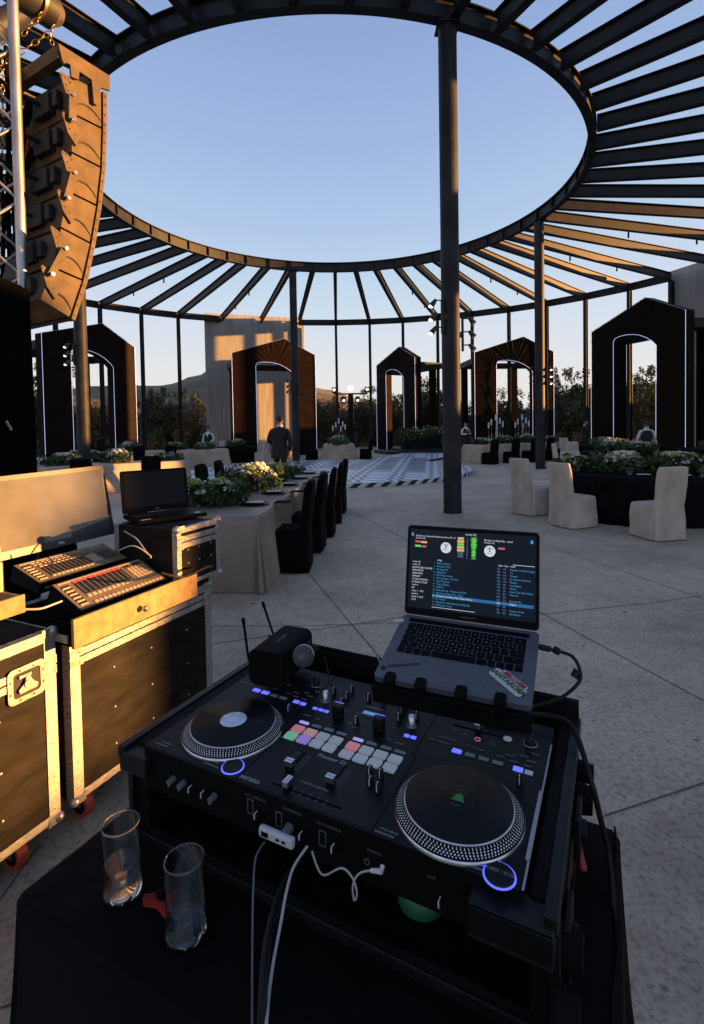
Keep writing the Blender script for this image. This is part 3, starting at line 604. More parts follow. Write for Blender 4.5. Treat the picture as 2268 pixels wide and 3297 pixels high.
for x,y,h,r,hc,l in[(4.42,8.1,.13,.055,.06,'front left candle glass on the big near round table'),(4.5,8.45,.26,.055,.19,'tall candle glass behind the front left candle'),(5.35,7.75,.11,.055,.05,'candle glass right of the nearest ivory chair'),(5.75,7.95,.24,.05,.1,'tall glass at the right edge of the big near round table'),(3.95,8.9,.16,.05,.09,'candle between the leftmost ivory chair and the broad flowers'),
   (-1.55,6.3,.16,.05,.10,'candle glass behind the nearest green arrangement'),(-1.4,5.95,.17,.045,.1,'empty looking glass cylinder right of the nearest green arrangement'),(-1.75,7.0,.13,.06,.11,'glowing ivory candle left of the sunlit flowers'),(-1.05,9.9,.2,.05,.1,'glass cylinder at the far end of the near long table'),
   (-5.9,13.6,.3,.05,.2,'sunlit tall candle on the left beige table'),(7.3,14.5,.12,.05,.05,'small candle on the table behind the big round one, left'),(8.0,14.4,.2,.05,.1,'small candle in front of the waiter in a vest'),(8.7,14.7,.25,.05,.1,'tall candle glass right of the waiter in a vest'),(10.6,14.9,.12,.05,.05,'small candle on the right edge table')]: candle(x,y,Z,h,r,hc,l)
def candelabra(x,y,label,s=1):
    t=thing('candelabra',label,'candelabra',(x,y,Z),0,'groups of tall candle glasses')
    for k,(dx,dy,h) in enumerate([(-.3,0,.95),(-.15,.1,1.1),(0,-.08,1.3),(.1,.12,.9),(.2,0,1.15),(.32,-.05,1.0)]):
        b=MB(M['chrome']); b.lathe([(.05,0),(.05,.01),(.008,.02),(.008,h-.28),(.03,h-.27)],dx,dy,10); a=b.build('stem',t)
        b=MB(M['paper']); b.lathe([(.035,h-.26),(.033,h)],dx,dy,12); b.build('candle_tube',t)
candelabra(-.65,25.6,'tall candle glasses in front of the lamp tower'); candelabra(6.45,22.9,'tall candle glasses in front of the creased brown leg'); candelabra(8.0,24.0,'tall candle glasses left of the slim right column')
# ------------------------------------------------------------ dance floor, flower stage, lamp tower
def chevron():
    m=bpy.data.materials.new('chevron_floor'); m.use_nodes=True; nt=m.node_tree; N=nt.nodes; L=nt.links; b=N['Principled BSDF']; b.inputs['Roughness'].default_value=.22
    tc=N.new('ShaderNodeTexCoord'); mp=N.new('ShaderNodeMapping'); mp.inputs['Rotation'].default_value=(0,0,R(35)); L.new(tc.outputs['Object'],mp.inputs[0]); sx=N.new('ShaderNodeSeparateXYZ'); L.new(mp.outputs[0],sx.inputs[0])
    def ma(op,a,c=None,d=None):
        n=N.new('ShaderNodeMath'); n.operation=op
        for i,v in enumerate((a,c,d)):
            if v is None: continue
            if isinstance(v,(int,float)): n.inputs[i].default_value=v
            else: L.new(v,n.inputs[i])
        return n.outputs[0]
    u,v=sx.outputs[0],sx.outputs[1]
    tri=ma('PINGPONG',v,.32); st=ma('ADD',u,tri); fr=ma('FRACT',ma('MULTIPLY',st,3.2)); k=ma('GREATER_THAN',fr,.5)
    blk=ma('GREATER_THAN',ma('FRACT',ma('MULTIPLY',ma('ADD',u,ma('MULTIPLY',v,.5)),.78)),.5); st2=ma('GREATER_THAN',ma('FRACT',ma('MULTIPLY',ma('SUBTRACT',v,tri),3.2)),.5)
    mx=N.new('ShaderNodeMix'); mx.data_type='FLOAT'; L.new(blk,mx.inputs[0]); L.new(k,mx.inputs[2]); L.new(st2,mx.inputs[3])
    c=N.new('ShaderNodeMix'); c.data_type='RGBA'; L.new(mx.outputs[0],c.inputs[0]); c.inputs[6].default_value=(.03,.035,.055,1); c.inputs[7].default_value=(.72,.74,.84,1)
    nz=N.new('ShaderNodeTexNoise'); nz.inputs['Scale'].default_value=1.5; L.new(tc.outputs['Object'],nz.inputs[0]); rr=N.new('ShaderNodeMapRange'); rr.inputs[3].default_value=.25; rr.inputs[4].default_value=.5; L.new(nz.outputs[0],rr.inputs[0]); L.new(rr.outputs[0],b.inputs['Roughness'])
    L.new(c.outputs[2],b.inputs['Base Color']); return m
M['chev']=chevron(); M['white']=mat('white_edge',(.6,.6,.62),.4,0,.1,8); M['blackedge']=mat('black_edge',(.02,.02,.022),.4,0,.2,8)
dc=Vector((-.85,18.3)); dr=5.05; t=thing('dance_floor','round raised dance floor with a black and white zigzag pattern','dance floor',(dc.x,dc.y,0))
b=MB(M['chev']); b.lathe([(dr,.116),(dr-.01,.12)],n=120,sm=False)
wk=[P(1240,1468,.12)-Vector((dc.x,dc.y,0)),P(1330,1489,.12)-Vector((dc.x,dc.y,0)),P(1440,1469,.12)-Vector((dc.x,dc.y,0)),P(1440,1458,.12)-Vector((dc.x,dc.y,0)),P(1300,1458,.12)-Vector((dc.x,dc.y,0))]
b.prism([(p.x,p.y) for p in (wk[0]-Vector((1.2,3.2,0)),Vector((3.2,2.6,0)),wk[1],wk[2],wk[3],wk[4])],.10,.115); b.build('deck',t)
b=MB(M['white']); n=150
for k in range(n):
    a0,a1=k*2*PI/n,(k+1)*2*PI/n; sk=.5*2*PI/n*1.6
    b.mat(M['white'] if k%2 else M['blackedge']); b.add([((dr+.004)*math.cos(a0),(dr+.004)*math.sin(a0),0),((dr+.004)*math.cos(a1),(dr+.004)*math.sin(a1),0),((dr+.004)*math.cos(a1+sk),(dr+.004)*math.sin(a1+sk),.12),((dr+.004)*math.cos(a0+sk),(dr+.004)*math.sin(a0+sk),.12)],[(0,1,2,3)])
b.build('striped_edge',t)
b=MB(M['blackedge']); b.bx(0,4.6,0,2.4,0,.16); b.bx(1.1,4.6,.3,2.4,.16,.26); tag(b.build('stage',loc=(1.9,28.9,0),rz=R(14),bev=.01),'low stepped black platform at the far edge of the dance floor','stage')
t=thing('flower_counter','black counter overflowing with hanging greenery and white flowers on the low stage','counter',(3.1,29.7,.26),R(14))
b=MB(M['blackcloth']); b.bx(0,3.3,0,.8,0,.75); b.build('counter_body',t,bev=.03)
b=MB(M['greenery']); rg=random.Random(4)
for k in range(60): leafcloud(b,(rg.uniform(-.1,3.4),rg.uniform(-.25,.7),rg.uniform(.55,1.15)),.26,75,.07,rg,.8)
for k in range(16): leafcloud(b,(rg.uniform(2.3,3.2),rg.uniform(-.5,-.1),rg.uniform(.05,.6)),.2,60,.07,rg,.8)
b.build('hanging_foliage',t); b=MB(M['petal'])
for k in range(80): rose(b,(rg.uniform(-.1,3.4),rg.uniform(-.4,.5),rg.uniform(.85,1.32)),rg.uniform(.04,.07),rg)
b.build('blossoms',t)
t=thing('lamp_tower','slim black tower with glowing moving head lamps behind the small looking beige table','light tower',(-.03,29.5,0))
b=MB(M['blackcloth']); b.box(0,0,1.75,.3,.3,3.5); b.build('mast',t,bev=.02); b=MB(M['steel']); b.box(0,0,3.52,1.9,.1,.08); b.build('cross_bar',t)
for x in(-.95,-.4,.4,.95):
    b=MB(M['speakerdark']); z=3.12 if abs(x)<.5 else 3.75; b.box(x,0,(3.5+z)/2,.26,.06,.12); b.box(x,-.05,z,.26,.26,.3); h=b.build('moving_head',t,bev=.03); b=MB(M['lamp'] if abs(x)>.5 else M['lampw']); b.sph((x,-.2,z),.06 if abs(x)<.5 else .07,14,10); b.build('lens',h)
b=MB(M['lamp']); b.sph((0,-.2,3.82),.15,20,14); b.build('globe_lamp',t)
# spot bars on the columns
def spotbar(x,y,z,rz,label,lit=True,sc=1):
    t=thing('spotlight_bar',label,'spotlights',(x,y,z),rz,'small spotlight bars clamped to the columns'); t.scale=(sc,)*3
    b=MB(M['speakerdark']); b.bx(-.02,.02,-.03,.03,-.3,.3); b.bx(-.1,0,-.02,.02,-.05,.05); b.build('bar',t)
    for k in(-.24,0,.24):
        b=MB(M['speakerdark']); b.cyl((.02,0,k+.05),(.13,0,k+.05),.012); b.cyl((.12,0,k+.06),(.2,-.04,k-.05),.03,.055,12); s=b.build('spotlight',t)
        if lit: b=MB(M['lampw']); b.sph((.203,-.042,k-.056),.042,10,6,(1,1,.6)); b.build('lens',s)
spotbar(1.66,9.2,3.55,R(195),'lit spotlight bar high on the left side of the big near column'); spotbar(2.05,9.35,3.25,R(-5),'dark spotlight bar high on the right side of the big near column',False)
c=COLS[1]; spotbar(c.x-.17,c.y-.05,3.3,R(185),'dark spotlight bar on the left side of the slim right column',False); spotbar(c.x+.15,c.y-.05,3.3,R(-10),'lit spotlight bar on the right side of the slim right column')
c=COLS[2]; spotbar(c.x-.17,c.y-.05,3.5,R(185),'dark spotlight bar on the left side of the column before the concrete wall',False); spotbar(c.x+.17,c.y-.05,3.4,R(-5),'dark spotlight bar on the right side of the column before the concrete wall',False)
c=COLS[3]; spotbar(c.x-.14,c.y-.12,3.75,R(215),'lit spotlight bar on the left side of the sunlit left column')
# ------------------------------------------------------------ people
def skin(name,J,E,m,parent,root=None,sub=1):
    names=list(J); me=bpy.data.meshes.new(name); me.from_pydata([J[k][0] for k in names],[(names.index(a),names.index(b)) for a,b in E],[]); me.materials.append(m)
    o=bpy.data.objects.new(name,me); COL.objects.link(o); o.parent=parent; sk=o.modifiers.new('sk','SKIN'); sk.use_smooth_shade=True
    if not me.skin_vertices: me.skin_vertices  # layer is made with the modifier
    for i,k in enumerate(names):
        r=J[k][1]; d=me.skin_vertices[0].data[i]; d.radius=(r,r) if not isinstance(r,tuple) else r; d.use_root=(k==(root or names[0]))
    sb=o.modifiers.new('ss','SUBSURF'); sb.levels=sub; sb.render_levels=sub
    return o
def person(loc,rz,H,label,arms,coat,legs=((0,0),(0,0)),headturn=0,sleeve='shirt',vest=True,trous='vest',bun=False,hairlong=False):
    # local frame: looks towards -y, +x is the person's left; arms = ((elbow),(hand)) per side from shoulder
    s=H/1.78; t=thing('person',label,'person',loc,rz); t.scale=(s,)*3
    ft=[Vector((.10,0+legs[0][0],.07)),Vector((-.10,legs[1][0],.07))]
    J={'pelvis':((0,0,.95),(.115,.085)),'waist':((0,.0,1.10),(.105,.078)),'chest':((0,.01,1.31),(.118,.086)),'neckb':((0,.02,1.46),(.075,.06)),'neck':((0,.01,1.53),(.05,.05)),'head':((0,-.005,1.62),(.072,.088)),'crown':((0,.005,1.715),(.062,.075))}
    E=[('pelvis','waist'),('waist','chest'),('chest','neckb'),('neckb','neck'),('neck','head'),('head','crown')]
    for i,sg in((0,1),(1,-1)):
        f=ft[i]; kx=Vector((sg*.10,(f.y)*.5-.02,.50)); n=str(i)
        J['hip'+n]=((sg*.095,0,.88),(.085,.085)); J['knee'+n]=(tuple(kx),(.055,.055)); J['ank'+n]=(tuple(f),(.038,.038)); J['toe'+n]=((f.x,f.y-.17,.03),(.03,.03))
        E+=[('pelvis','hip'+n),('hip'+n,'knee'+n),('knee'+n,'ank'+n),('ank'+n,'toe'+n)]
        sh=Vector((sg*.185,.01,1.41)); el=Vector(arms[i][0]); ha=Vector(arms[i][1]); J['sho'+n]=(tuple(sh),(.055,.055)); J['elb'+n]=(tuple(el),(.04,.04)); J['wri'+n]=(tuple(ha),(.027,.027))
        d=(ha-el).normalized(); side=d.cross(Vector((0,0,1))); side=side.normalized() if side.length>.1 else Vector((1,0,0)); pm=ha+d*.07; J['palm'+n]=(tuple(pm),(.032,.018))
        E+=[('chest','sho'+n),('sho'+n,'elb'+n),('elb'+n,'wri'+n),('wri'+n,'palm'+n)]
        for k,(off,ln) in enumerate([(-.03,.06),(-.01,.075),(.01,.07),(.03,.055)]):
            a=pm+side*off+d*.03; c=a+d*ln*.5; e=c+(d*.6+Vector((0,-.3,-.6))).normalized()*ln*.5
            for q,(pt,rr) in enumerate(((a,.009),(c,.0085),(e,.007))): J[f'f{n}{k}{q}']=(tuple(pt),(rr,rr))
            E+=[('palm'+n,f'f{n}{k}0'),(f'f{n}{k}0',f'f{n}{k}1'),(f'f{n}{k}1',f'f{n}{k}2')]
        th=ha+d*.03-side*.035*sg; J['t'+n]=(tuple(th),(.01,.01)); J['tt'+n]=(tuple(th+d*.045-side*.01*sg),(.008,.008)); E+=[('wri'+n,'t'+n),('t'+n,'tt'+n)]
    skin('body',J,E,M['skin'],t)
    # face, ears, hair
    b=MB(M['skin']); Rm=T(0,0,0,headturn); b.at(Rm); b.sph((0,-.01,1.635),.092,16,12,(.82,1,1.22)); b.sph((0,-.105,1.625),.014,8,6,(.8,1,1.5)); b.sph((.078,.005,1.63),.02,8,6,(.4,.8,1.3)); b.sph((-.078,.005,1.63),.02,8,6,(.4,.8,1.3)); b.sph((0,-.06,1.555),.035,8,6,(1,1,.7)); hd=b.build('head',t)
    b=MB(M['hair']).at(Rm); b.sph((.03,-.088,1.645),.009,8,5); b.sph((-.03,-.088,1.645),.009,8,5); b.bx(.015,.045,-.096,-.088,1.663,1.668); b.bx(-.045,-.015,-.096,-.088,1.663,1.668); b.bx(-.02,.02,-.101,-.09,1.582,1.588); b.build('face',t)
    b=MB(M['hair']).at(Rm)
    def hr(u,v):
        a=u*2*PI; el_=v*PI*.60; fr=.5+.5*math.cos(a+PI/2); el_*=1-.42*fr; el_*=1-.16*abs(math.cos(a))**6; r=.102*(1+.035*noise.noise((math.cos(a)*3,math.sin(a)*3,v*9))+.012*math.sin(a*23))
        return (r*.84*math.sin(el_)*math.cos(a),.004+r*1.0*math.sin(el_)*math.sin(a),1.638+r*1.2*math.cos(el_))
    b.grid(hr,28,10)
    if bun: b.sph((0,.03,1.785),.045,12,8)
    b.build('hair',t)
    def grow(keys,g,over={}): return {k:(over.get(k,(J[k][0],))[0],tuple(r+g for r in J[k][1])) for k in keys}
    tr=grow(['pelvis','hip0','knee0','ank0','hip1','knee1','ank1'],.014); tr['ank0']=(tr['ank0'][0],(.06,.06)); tr['ank1']=(tr['ank1'][0],(.06,.06))
    skin('trousers',tr,[('pelvis','hip0'),('hip0','knee0'),('knee0','ank0'),('pelvis','hip1'),('hip1','knee1'),('knee1','ank1')],M[trous],t)
    b=MB(M['blackedge'])
    for f in ft: b.sph((f.x,f.y-.06,.045),.05,12,8,(.95,2.6,.85))
    b.build('shoes',t)
    if vest:
        g=grow(['waist','chest','neckb','sho0','elb0','wri0','sho1','elb1','wri1'],.012); g['neckb']=(g['neckb'][0],(.07,.06))
        skin('shirt',g,[('waist','chest'),('chest','neckb'),('chest','sho0'),('sho0','elb0'),('elb0','wri0'),('chest','sho1'),('sho1','elb1'),('elb1','wri1')],M['shirt'],t)
        b=MB(M['vest']); b.loft([[(x,y,z) for x,y in rrect(w,d,.09,6)] for z,w,d in((.93,.32,.25),(1.0,.32,.25),(1.12,.29,.235),(1.3,.34,.27),(1.40,.31,.24),(1.45,.2,.17))],True,True); b.build('vest',t)
        b=MB(M['shirt']); b.loft([[(x,y-.01,z) for x,y in rrect(w,w*1.1,.04,5)] for z,w in((1.40,.22),(1.46,.17),(1.5,.135),(1.535,.13))],True,True); b.add([(-.05,-.128,1.43),(.05,-.128,1.43),(0,-.142,1.26)],[(0,1,2)]); b.build('collar',t)
    else:
        g=grow(['chest','sho0','elb0','wri0','sho1','elb1','wri1'],.02); g['chest']=((0,.01,1.36),(.08,.07))
        skin('sleeves',g,[('chest','sho0'),('sho0','elb0'),('elb0','wri0'),('chest','sho1'),('sho1','elb1'),('elb1','wri1')],M[coat],t)
        b=MB(M[coat]); b.loft([[(x*(1+.02*math.sin(z*21+y*30)),y+.005,z) for x,y in rrect(w,d,.1,8)] for z,w,d in((.76,.40,.29),(.86,.40,.285),(.98,.375,.275),(1.12,.345,.255),(1.24,.375,.265),(1.36,.41,.27),(1.42,.385,.235),(1.46,.28,.20),(1.495,.15,.15))],True,True); b.build('jacket',t)
        b=MB(M['shirt']); b.loft([[(x,y+.005,z) for x,y in rrect(w,w*1.05,.04,5)] for z,w in((1.48,.145),(1.535,.125))],True,True); b.build('collar',t)
    b=MB(M[trous]); b.loft([[(x,y,z) for x,y in rrect(w,d,.1,6)] for z,w,d in((.80,.335,.22),(.88,.35,.245),(.97,.33,.235),(1.03,.30,.22))],True,True); b.build('waistband',t)
    return t
AD=((.26,.03,1.14),(.24,-.1,.92)); AU=lambda sg:((sg*.27,.0,1.14),(sg*.12,-.24,1.17))
def px(x,Y): return (x-1134)/FOC*Y
person((px(902,13),13,0),R(170),1.96,'person in a dark suit walking away beside the column, seen from behind',(((.27,.03,1.15),(.17,-.22,1.08)),((-.27,.05,1.14),(-.23,-.02,.92))),'suit',((-.18,0),(.16,0)),.5,vest=False,trous='suit')
person((px(672,23.6),23.6,0),R(-5),1.76,'person with a hair bun in white shirt and black vest behind the flowers',(((.26,.0,1.15),(.16,-.2,1.02)),((-.26,.0,1.15),(-.22,-.12,.96))),'vest',bun=True)
person((px(1500,25.2),25.2,0),R(30),1.78,'person in white shirt and black vest bending over the table right of the big column',(AU(1),AU(-1)),'vest')
person((px(1885,24),24,0),R(70),1.76,'person in a black suit phoning left of the biggest looking arch',(((.27,0,1.15),(.22,-.05,.93)),((-.30,-.1,1.22),(-.13,-.08,1.58))),'vest',vest=False)
person((px(2083,16.2),16.2,0),R(165),1.66,'person in white shirt and black vest seen from behind at the right tables',(((.27,-.02,1.15),(.25,-.2,1.0)),((-.27,-.02,1.15),(-.25,-.2,1.0))),'vest')
# ------------------------------------------------------------ truss, black tower, line array, hoist
t=thing('truss_tower','silver lattice truss standing at the left edge','truss',(0,0,0)); YT=3.75; X0=px(92,YT); _d=Vector((X0,YT)).normalized()*.3; _l=Vector((-_d.y,_d.x))
xs=[(X0,YT),(X0+_l.x,YT+_l.y),(X0+_l.x+_d.x,YT+_l.y+_d.y),(X0+_d.x,YT+_d.y)]
for x,y in xs: b=MB(M['silver']); b.cyl((x,y,0),(x,y,7.5),.036,n=16); b.build('chord',t)
b=MB(M['silver'])
for (a,c) in((0,1),(1,2),(2,3),(3,0)):
    p,q=xs[a],xs[c]; k=0; z=2.2
    while z<6.9:
        (u,v)=(p,q) if k%2==0 else (q,p); b.cyl((u[0],u[1],z),(v[0],v[1],z+.27),.0115,n=8); z+=.27; k+=1
b.build('lattice_braces',t)
t=thing('covered_tower','tall box stack covered in black cloth at the left edge under the truss','covered stack',(0,0,0))
b=MB(M['cloth']); xr=px(114,3.6); b.grid(lambda u,v:(xr-1.0+1.0*u,2.98+.012*math.sin(u*40+v*3),2.6*v-.0),60,12); b.grid(lambda u,v:(xr+.008*math.sin(u*50+v*4),2.98+.62*u,2.6*v),50,12); b.bx(xr-1.0,xr-.012,3.0,3.59,0,2.6); b.build('cloth_cover',t)
b=MB(M['chrome']); b.cyl((xr+.03,3.25,1.68),(xr+.03,3.30,1.62),.012); b.build('latch',t)
dA=Vector((.515,.857,0)); nA=Vector((.857,-.515,0)); pA=PY(300,600,4.0); YAW=math.atan2(.857,.515)
def sA(x,y): q=PP(x,y,pA,nA)-pA; return (q.dot(dA),q.z)
t=thing('line_array','curved hanging loudspeaker array glowing golden in the sun','loudspeaker array',tuple(pA),YAW)
XM=Matrix(((1,0,0,0),(0,0,1,0),(0,1,0,0),(0,0,0,1)))   # prism xy -> local x,z ; z -> local y
def slab(b,poly,y0,y1): 
    o=b.M; b.M=o@XM; b.prism(poly[::-1],y0,y1); b.M=o; return b
rear=[(228,243),(235,366),(232,491),(219,616),(197,733),(167,859),(132,968)]; fr=[(342,302),(342,420),(338,545),(325,668),(305,790),(280,908),(240,1033)]
LW=.72
for i in range(6):
    r0,f0,f1,r1=[sA(*p) for p in(rear[i],fr[i],fr[i+1],rear[i+1])]; g=.008
    def lp(a,c,k): return (a[0]+(c[0]-a[0])*k,a[1]+(c[1]-a[1])*k)
    f0g,f1g=lp(f0,r0,.155),lp(f1,r1,.155)
    b=MB(M['speaker']); slab(b,[(r0[0],r0[1]-g),(f0g[0],f0g[1]-g),(f1g[0],f1g[1]+g),(r1[0],r1[1]+g)],.0,LW); cb=b.build('cabinet',t,bev=.008)
    b=MB(M['speaker']); q0,q1=lp(f0,r0,.115),lp(f1,r1,.115)
    slab(b,[q0,f0,f1,q1],-.012,.05)
    o=b.M
    for k in(.12,.35,.62,.88): p=lp(lp(q0,q1,k),lp(f0,f1,k),.5); b.mat(M['speakerdark']); b.cyl((p[0],-.016,p[1]),(p[0],-.008,p[1]),.009,n=8)
    b.build('rigging_bar',cb)
    b=MB(M['speakerdark']); slab(b,[(lp(f0,r0,.15)),(lp(f0,r0,.02)),(lp(f1,r1,.02)),(lp(f1,r1,.15))],.05,LW); b.build('grille',cb)
    base=rear[i]; off=[(-39,0),(-34,-5),(3,26),(14,52),(17,84),(6,106),(-20,64)]
    if i==0: off=[(dx-0,dy-6) for dx,dy in off]
    pl=[sA(base[0]+dx,base[1]+dy) for dx,dy in off]; b=MB(M['speaker']); slab(b,pl,-.02,-.003); b.mat(M['speakerdark'])
    for dx,dy in((-32,3),(-22,10),(-12,17),(-4,25),(-8,28),(-18,34),(-14,52),(2,70)): p=sA(base[0]+dx,base[1]+dy); b.cyl((p[0],-.0235,p[1]),(p[0],-.018,p[1]),.0065,n=7)
    b.build('rigging_plate',cb)
    # raised curved step on the side, rear panel with connector and cable
    c0=lp(lp(r0,r1,.72),lp(f0g,f1g,.72),.12); cv=[]
    for k in range(11): u=k/10; h_=.70-.5*u+.62*u*u; p=lp(lp(r0,r1,h_),lp(f0g,f1g,h_),.14+.84*u); cv.append((p[0],-.002,p[1]))
    b=MB(M['speakerdark']); b.tube(cv,[.002+.006*math.sin(PI*min(1,k/10*.9+.05)) for k in range(11)],5); b.build('side_groove',cb)
    m_=lp(r0,r1,.5); b=MB(M['speakerdark']); b.box(m_[0]-.03,LW*.45,m_[1],.06,.22,.16); b.box(m_[0]-.03,LW*.2,m_[1],.05,.06,.12); b.build('rear_panel',cb,bev=.008)
    b=MB(M['blackcloth']); b.tube([(m_[0]-.05,LW*.45,m_[1]),(m_[0]-.18,LW*.55,m_[1]+.04),(m_[0]-.3,LW*.8,m_[1]+.22)],.016,6); b.build('speaker_cable',cb)
    if i in(0,2,4):
        z0=sA(base[0]-4 if i!=4 else base[0]+2,base[1]+(72 if i==0 else 72)); z1=sA(rear[i+1][0]-12,rear[i+1][1]+28); b=MB(M['speaker']); w=.028; slab(b,[(z0[0]-w,z0[1]),(z0[0]+w,z0[1]),(z1[0]+w,z1[1]),(z1[0]-w,z1[1])],-.05,-.035); b.mat(M['chrome']); b.cyl((z0[0],-.07,z0[1]),(z0[0],-.03,z0[1]),.014); b.cyl((z1[0],-.07,z1[1]),(z1[0],-.03,z1[1]),.014); b.build('splay_link',cb)
pl=[sA(*p) for p in[(180,145),(346,250),(346,297),(318,287),(305,345),(295,338),(288,262),(248,236),(246,262),(222,252),(219,215),(208,208),(199,210),(193,200)]]
b=MB(M['speaker']); slab(b,pl,-.035,-.015); slab(b,pl,LW,LW+.02)
a0,a1,a2,a3=[sA(*p) for p in[(180,145),(215,167),(215,205),(184,188)]]; slab(b,[a0,a1,a2,a3],-.015,LW); a0,a1,a2,a3=[sA(*p) for p in[(300,222),(330,241),(330,280),(300,262)]]; slab(b,[a0,a1,a2,a3],-.015,LW)
b.build('top_frame',t)
# chain hoist
hc=PY(150,35,4.1); t=thing('chain_hoist','black chain hoist with brass chains above the loudspeaker array','chain hoist',tuple(hc),YAW)
b=MB(M['speakerdark']); b.cyl((-.22,.1,.1),(.1,.1,.1),.13,n=24); b.box(-.05,.1,.25,.2,.22,.3); b.build('motor_body',t,bev=.01); b=MB(M['brass']); b.cyl((.1,.1,.1),(.17,.1,.1),.12,.07,24); b.cyl((-.02,.1,.1),(.0,.1,.1),.15,n=24); b.build('motor_cap',t)
def chain(b,pts,sz=.022):
    acc=[];
    for i in range(len(pts)-1):
        p,q=Vector(pts[i]),Vector(pts[i+1]); L=(q-p).length; k=max(1,int(L/(sz*2.2)))
        for j in range(k): acc.append((p.lerp(q,(j+.5)/k),(q-p).normalized()))
    for n_,(c,d) in enumerate(acc):
        s1=d.orthogonal().normalized(); 
        if n_%2: s1=d.cross(s1)
        b.tube([c+d*sz*1.35*math.cos(k*2*PI/10)+s1*sz*.72*math.sin(k*2*PI/10) for k in range(11)],sz*.2,5,False)
b=MB(M['brass']); pts=[PY(x,y,4.0)-hc for x,y in((140,35),(120,62),(90,90),(68,122),(40,150),(10,185))]; Ri=Matrix.Rotation(-YAW,4,'Z'); chain(b,[Ri@p for p in pts]); b.build('chain',t)
b=MB(M['brass']); pts=[PY(x,y,3.95)-hc for x,y in((178,80),(165,100),(140,120),(105,143),(80,158),(40,190),(5,215))]; chain(b,[Ri@p for p in pts]); pts=[PY(x,y,4.0)-hc for x,y in((165,100),(166,125),(170,147))]; chain(b,[Ri@p for p in pts],.018); b.build('chain',t)
b=MB(M['brass']); pts=[PY(x,y,4.3)-hc for x,y in((8,190),(10,420),(4,640),(6,900))]; chain(b,[Ri@p for p in pts],.02); b.build('chain',t)
t=thing('cable_bundle','black, red and yellow cables hanging behind the silver truss','cables',(0,0,0))
for m_,r_,pts in[('red',.012,[(78,380),(92,440),(88,520),(80,600)]),('red',.01,[(84,700),(94,740),(90,790),(78,840)]),('red',.01,[(0,612),(20,590),(45,575)]),('cloth',.016,[(20,150),(30,400),(26,650),(34,900)]),('cloth',.014,[(52,420),(40,600),(50,760),(44,900)]),('cloth',.014,[(0,520),(14,700),(8,900)]),('yellow',.02,[(72,-10),(88,12),(98,30)]),('speakerdark',.008,[(118,560),(132,620),(128,690),(110,700)]),('cloth',.03,[(100,330),(70,430),(60,560),(64,700)]),('cloth',.025,[(110,480),(75,560),(62,720),(60,880)])]:
    b=MB(M[m_]); b.tube([PY(x,y,4.12) for x,y in pts],r_*1.1,6); b.build('cable',t)
t=thing('stage_beam','dark rigging beam and hoist parts behind the truss at the upper left','rigging',(0,0,0))
b=MB(M['speakerdark']); p,q=PY(-40,100,4.6),PY(110,20,4.9); b.cyl(p,q,.1,n=12); b.build('beam',t)
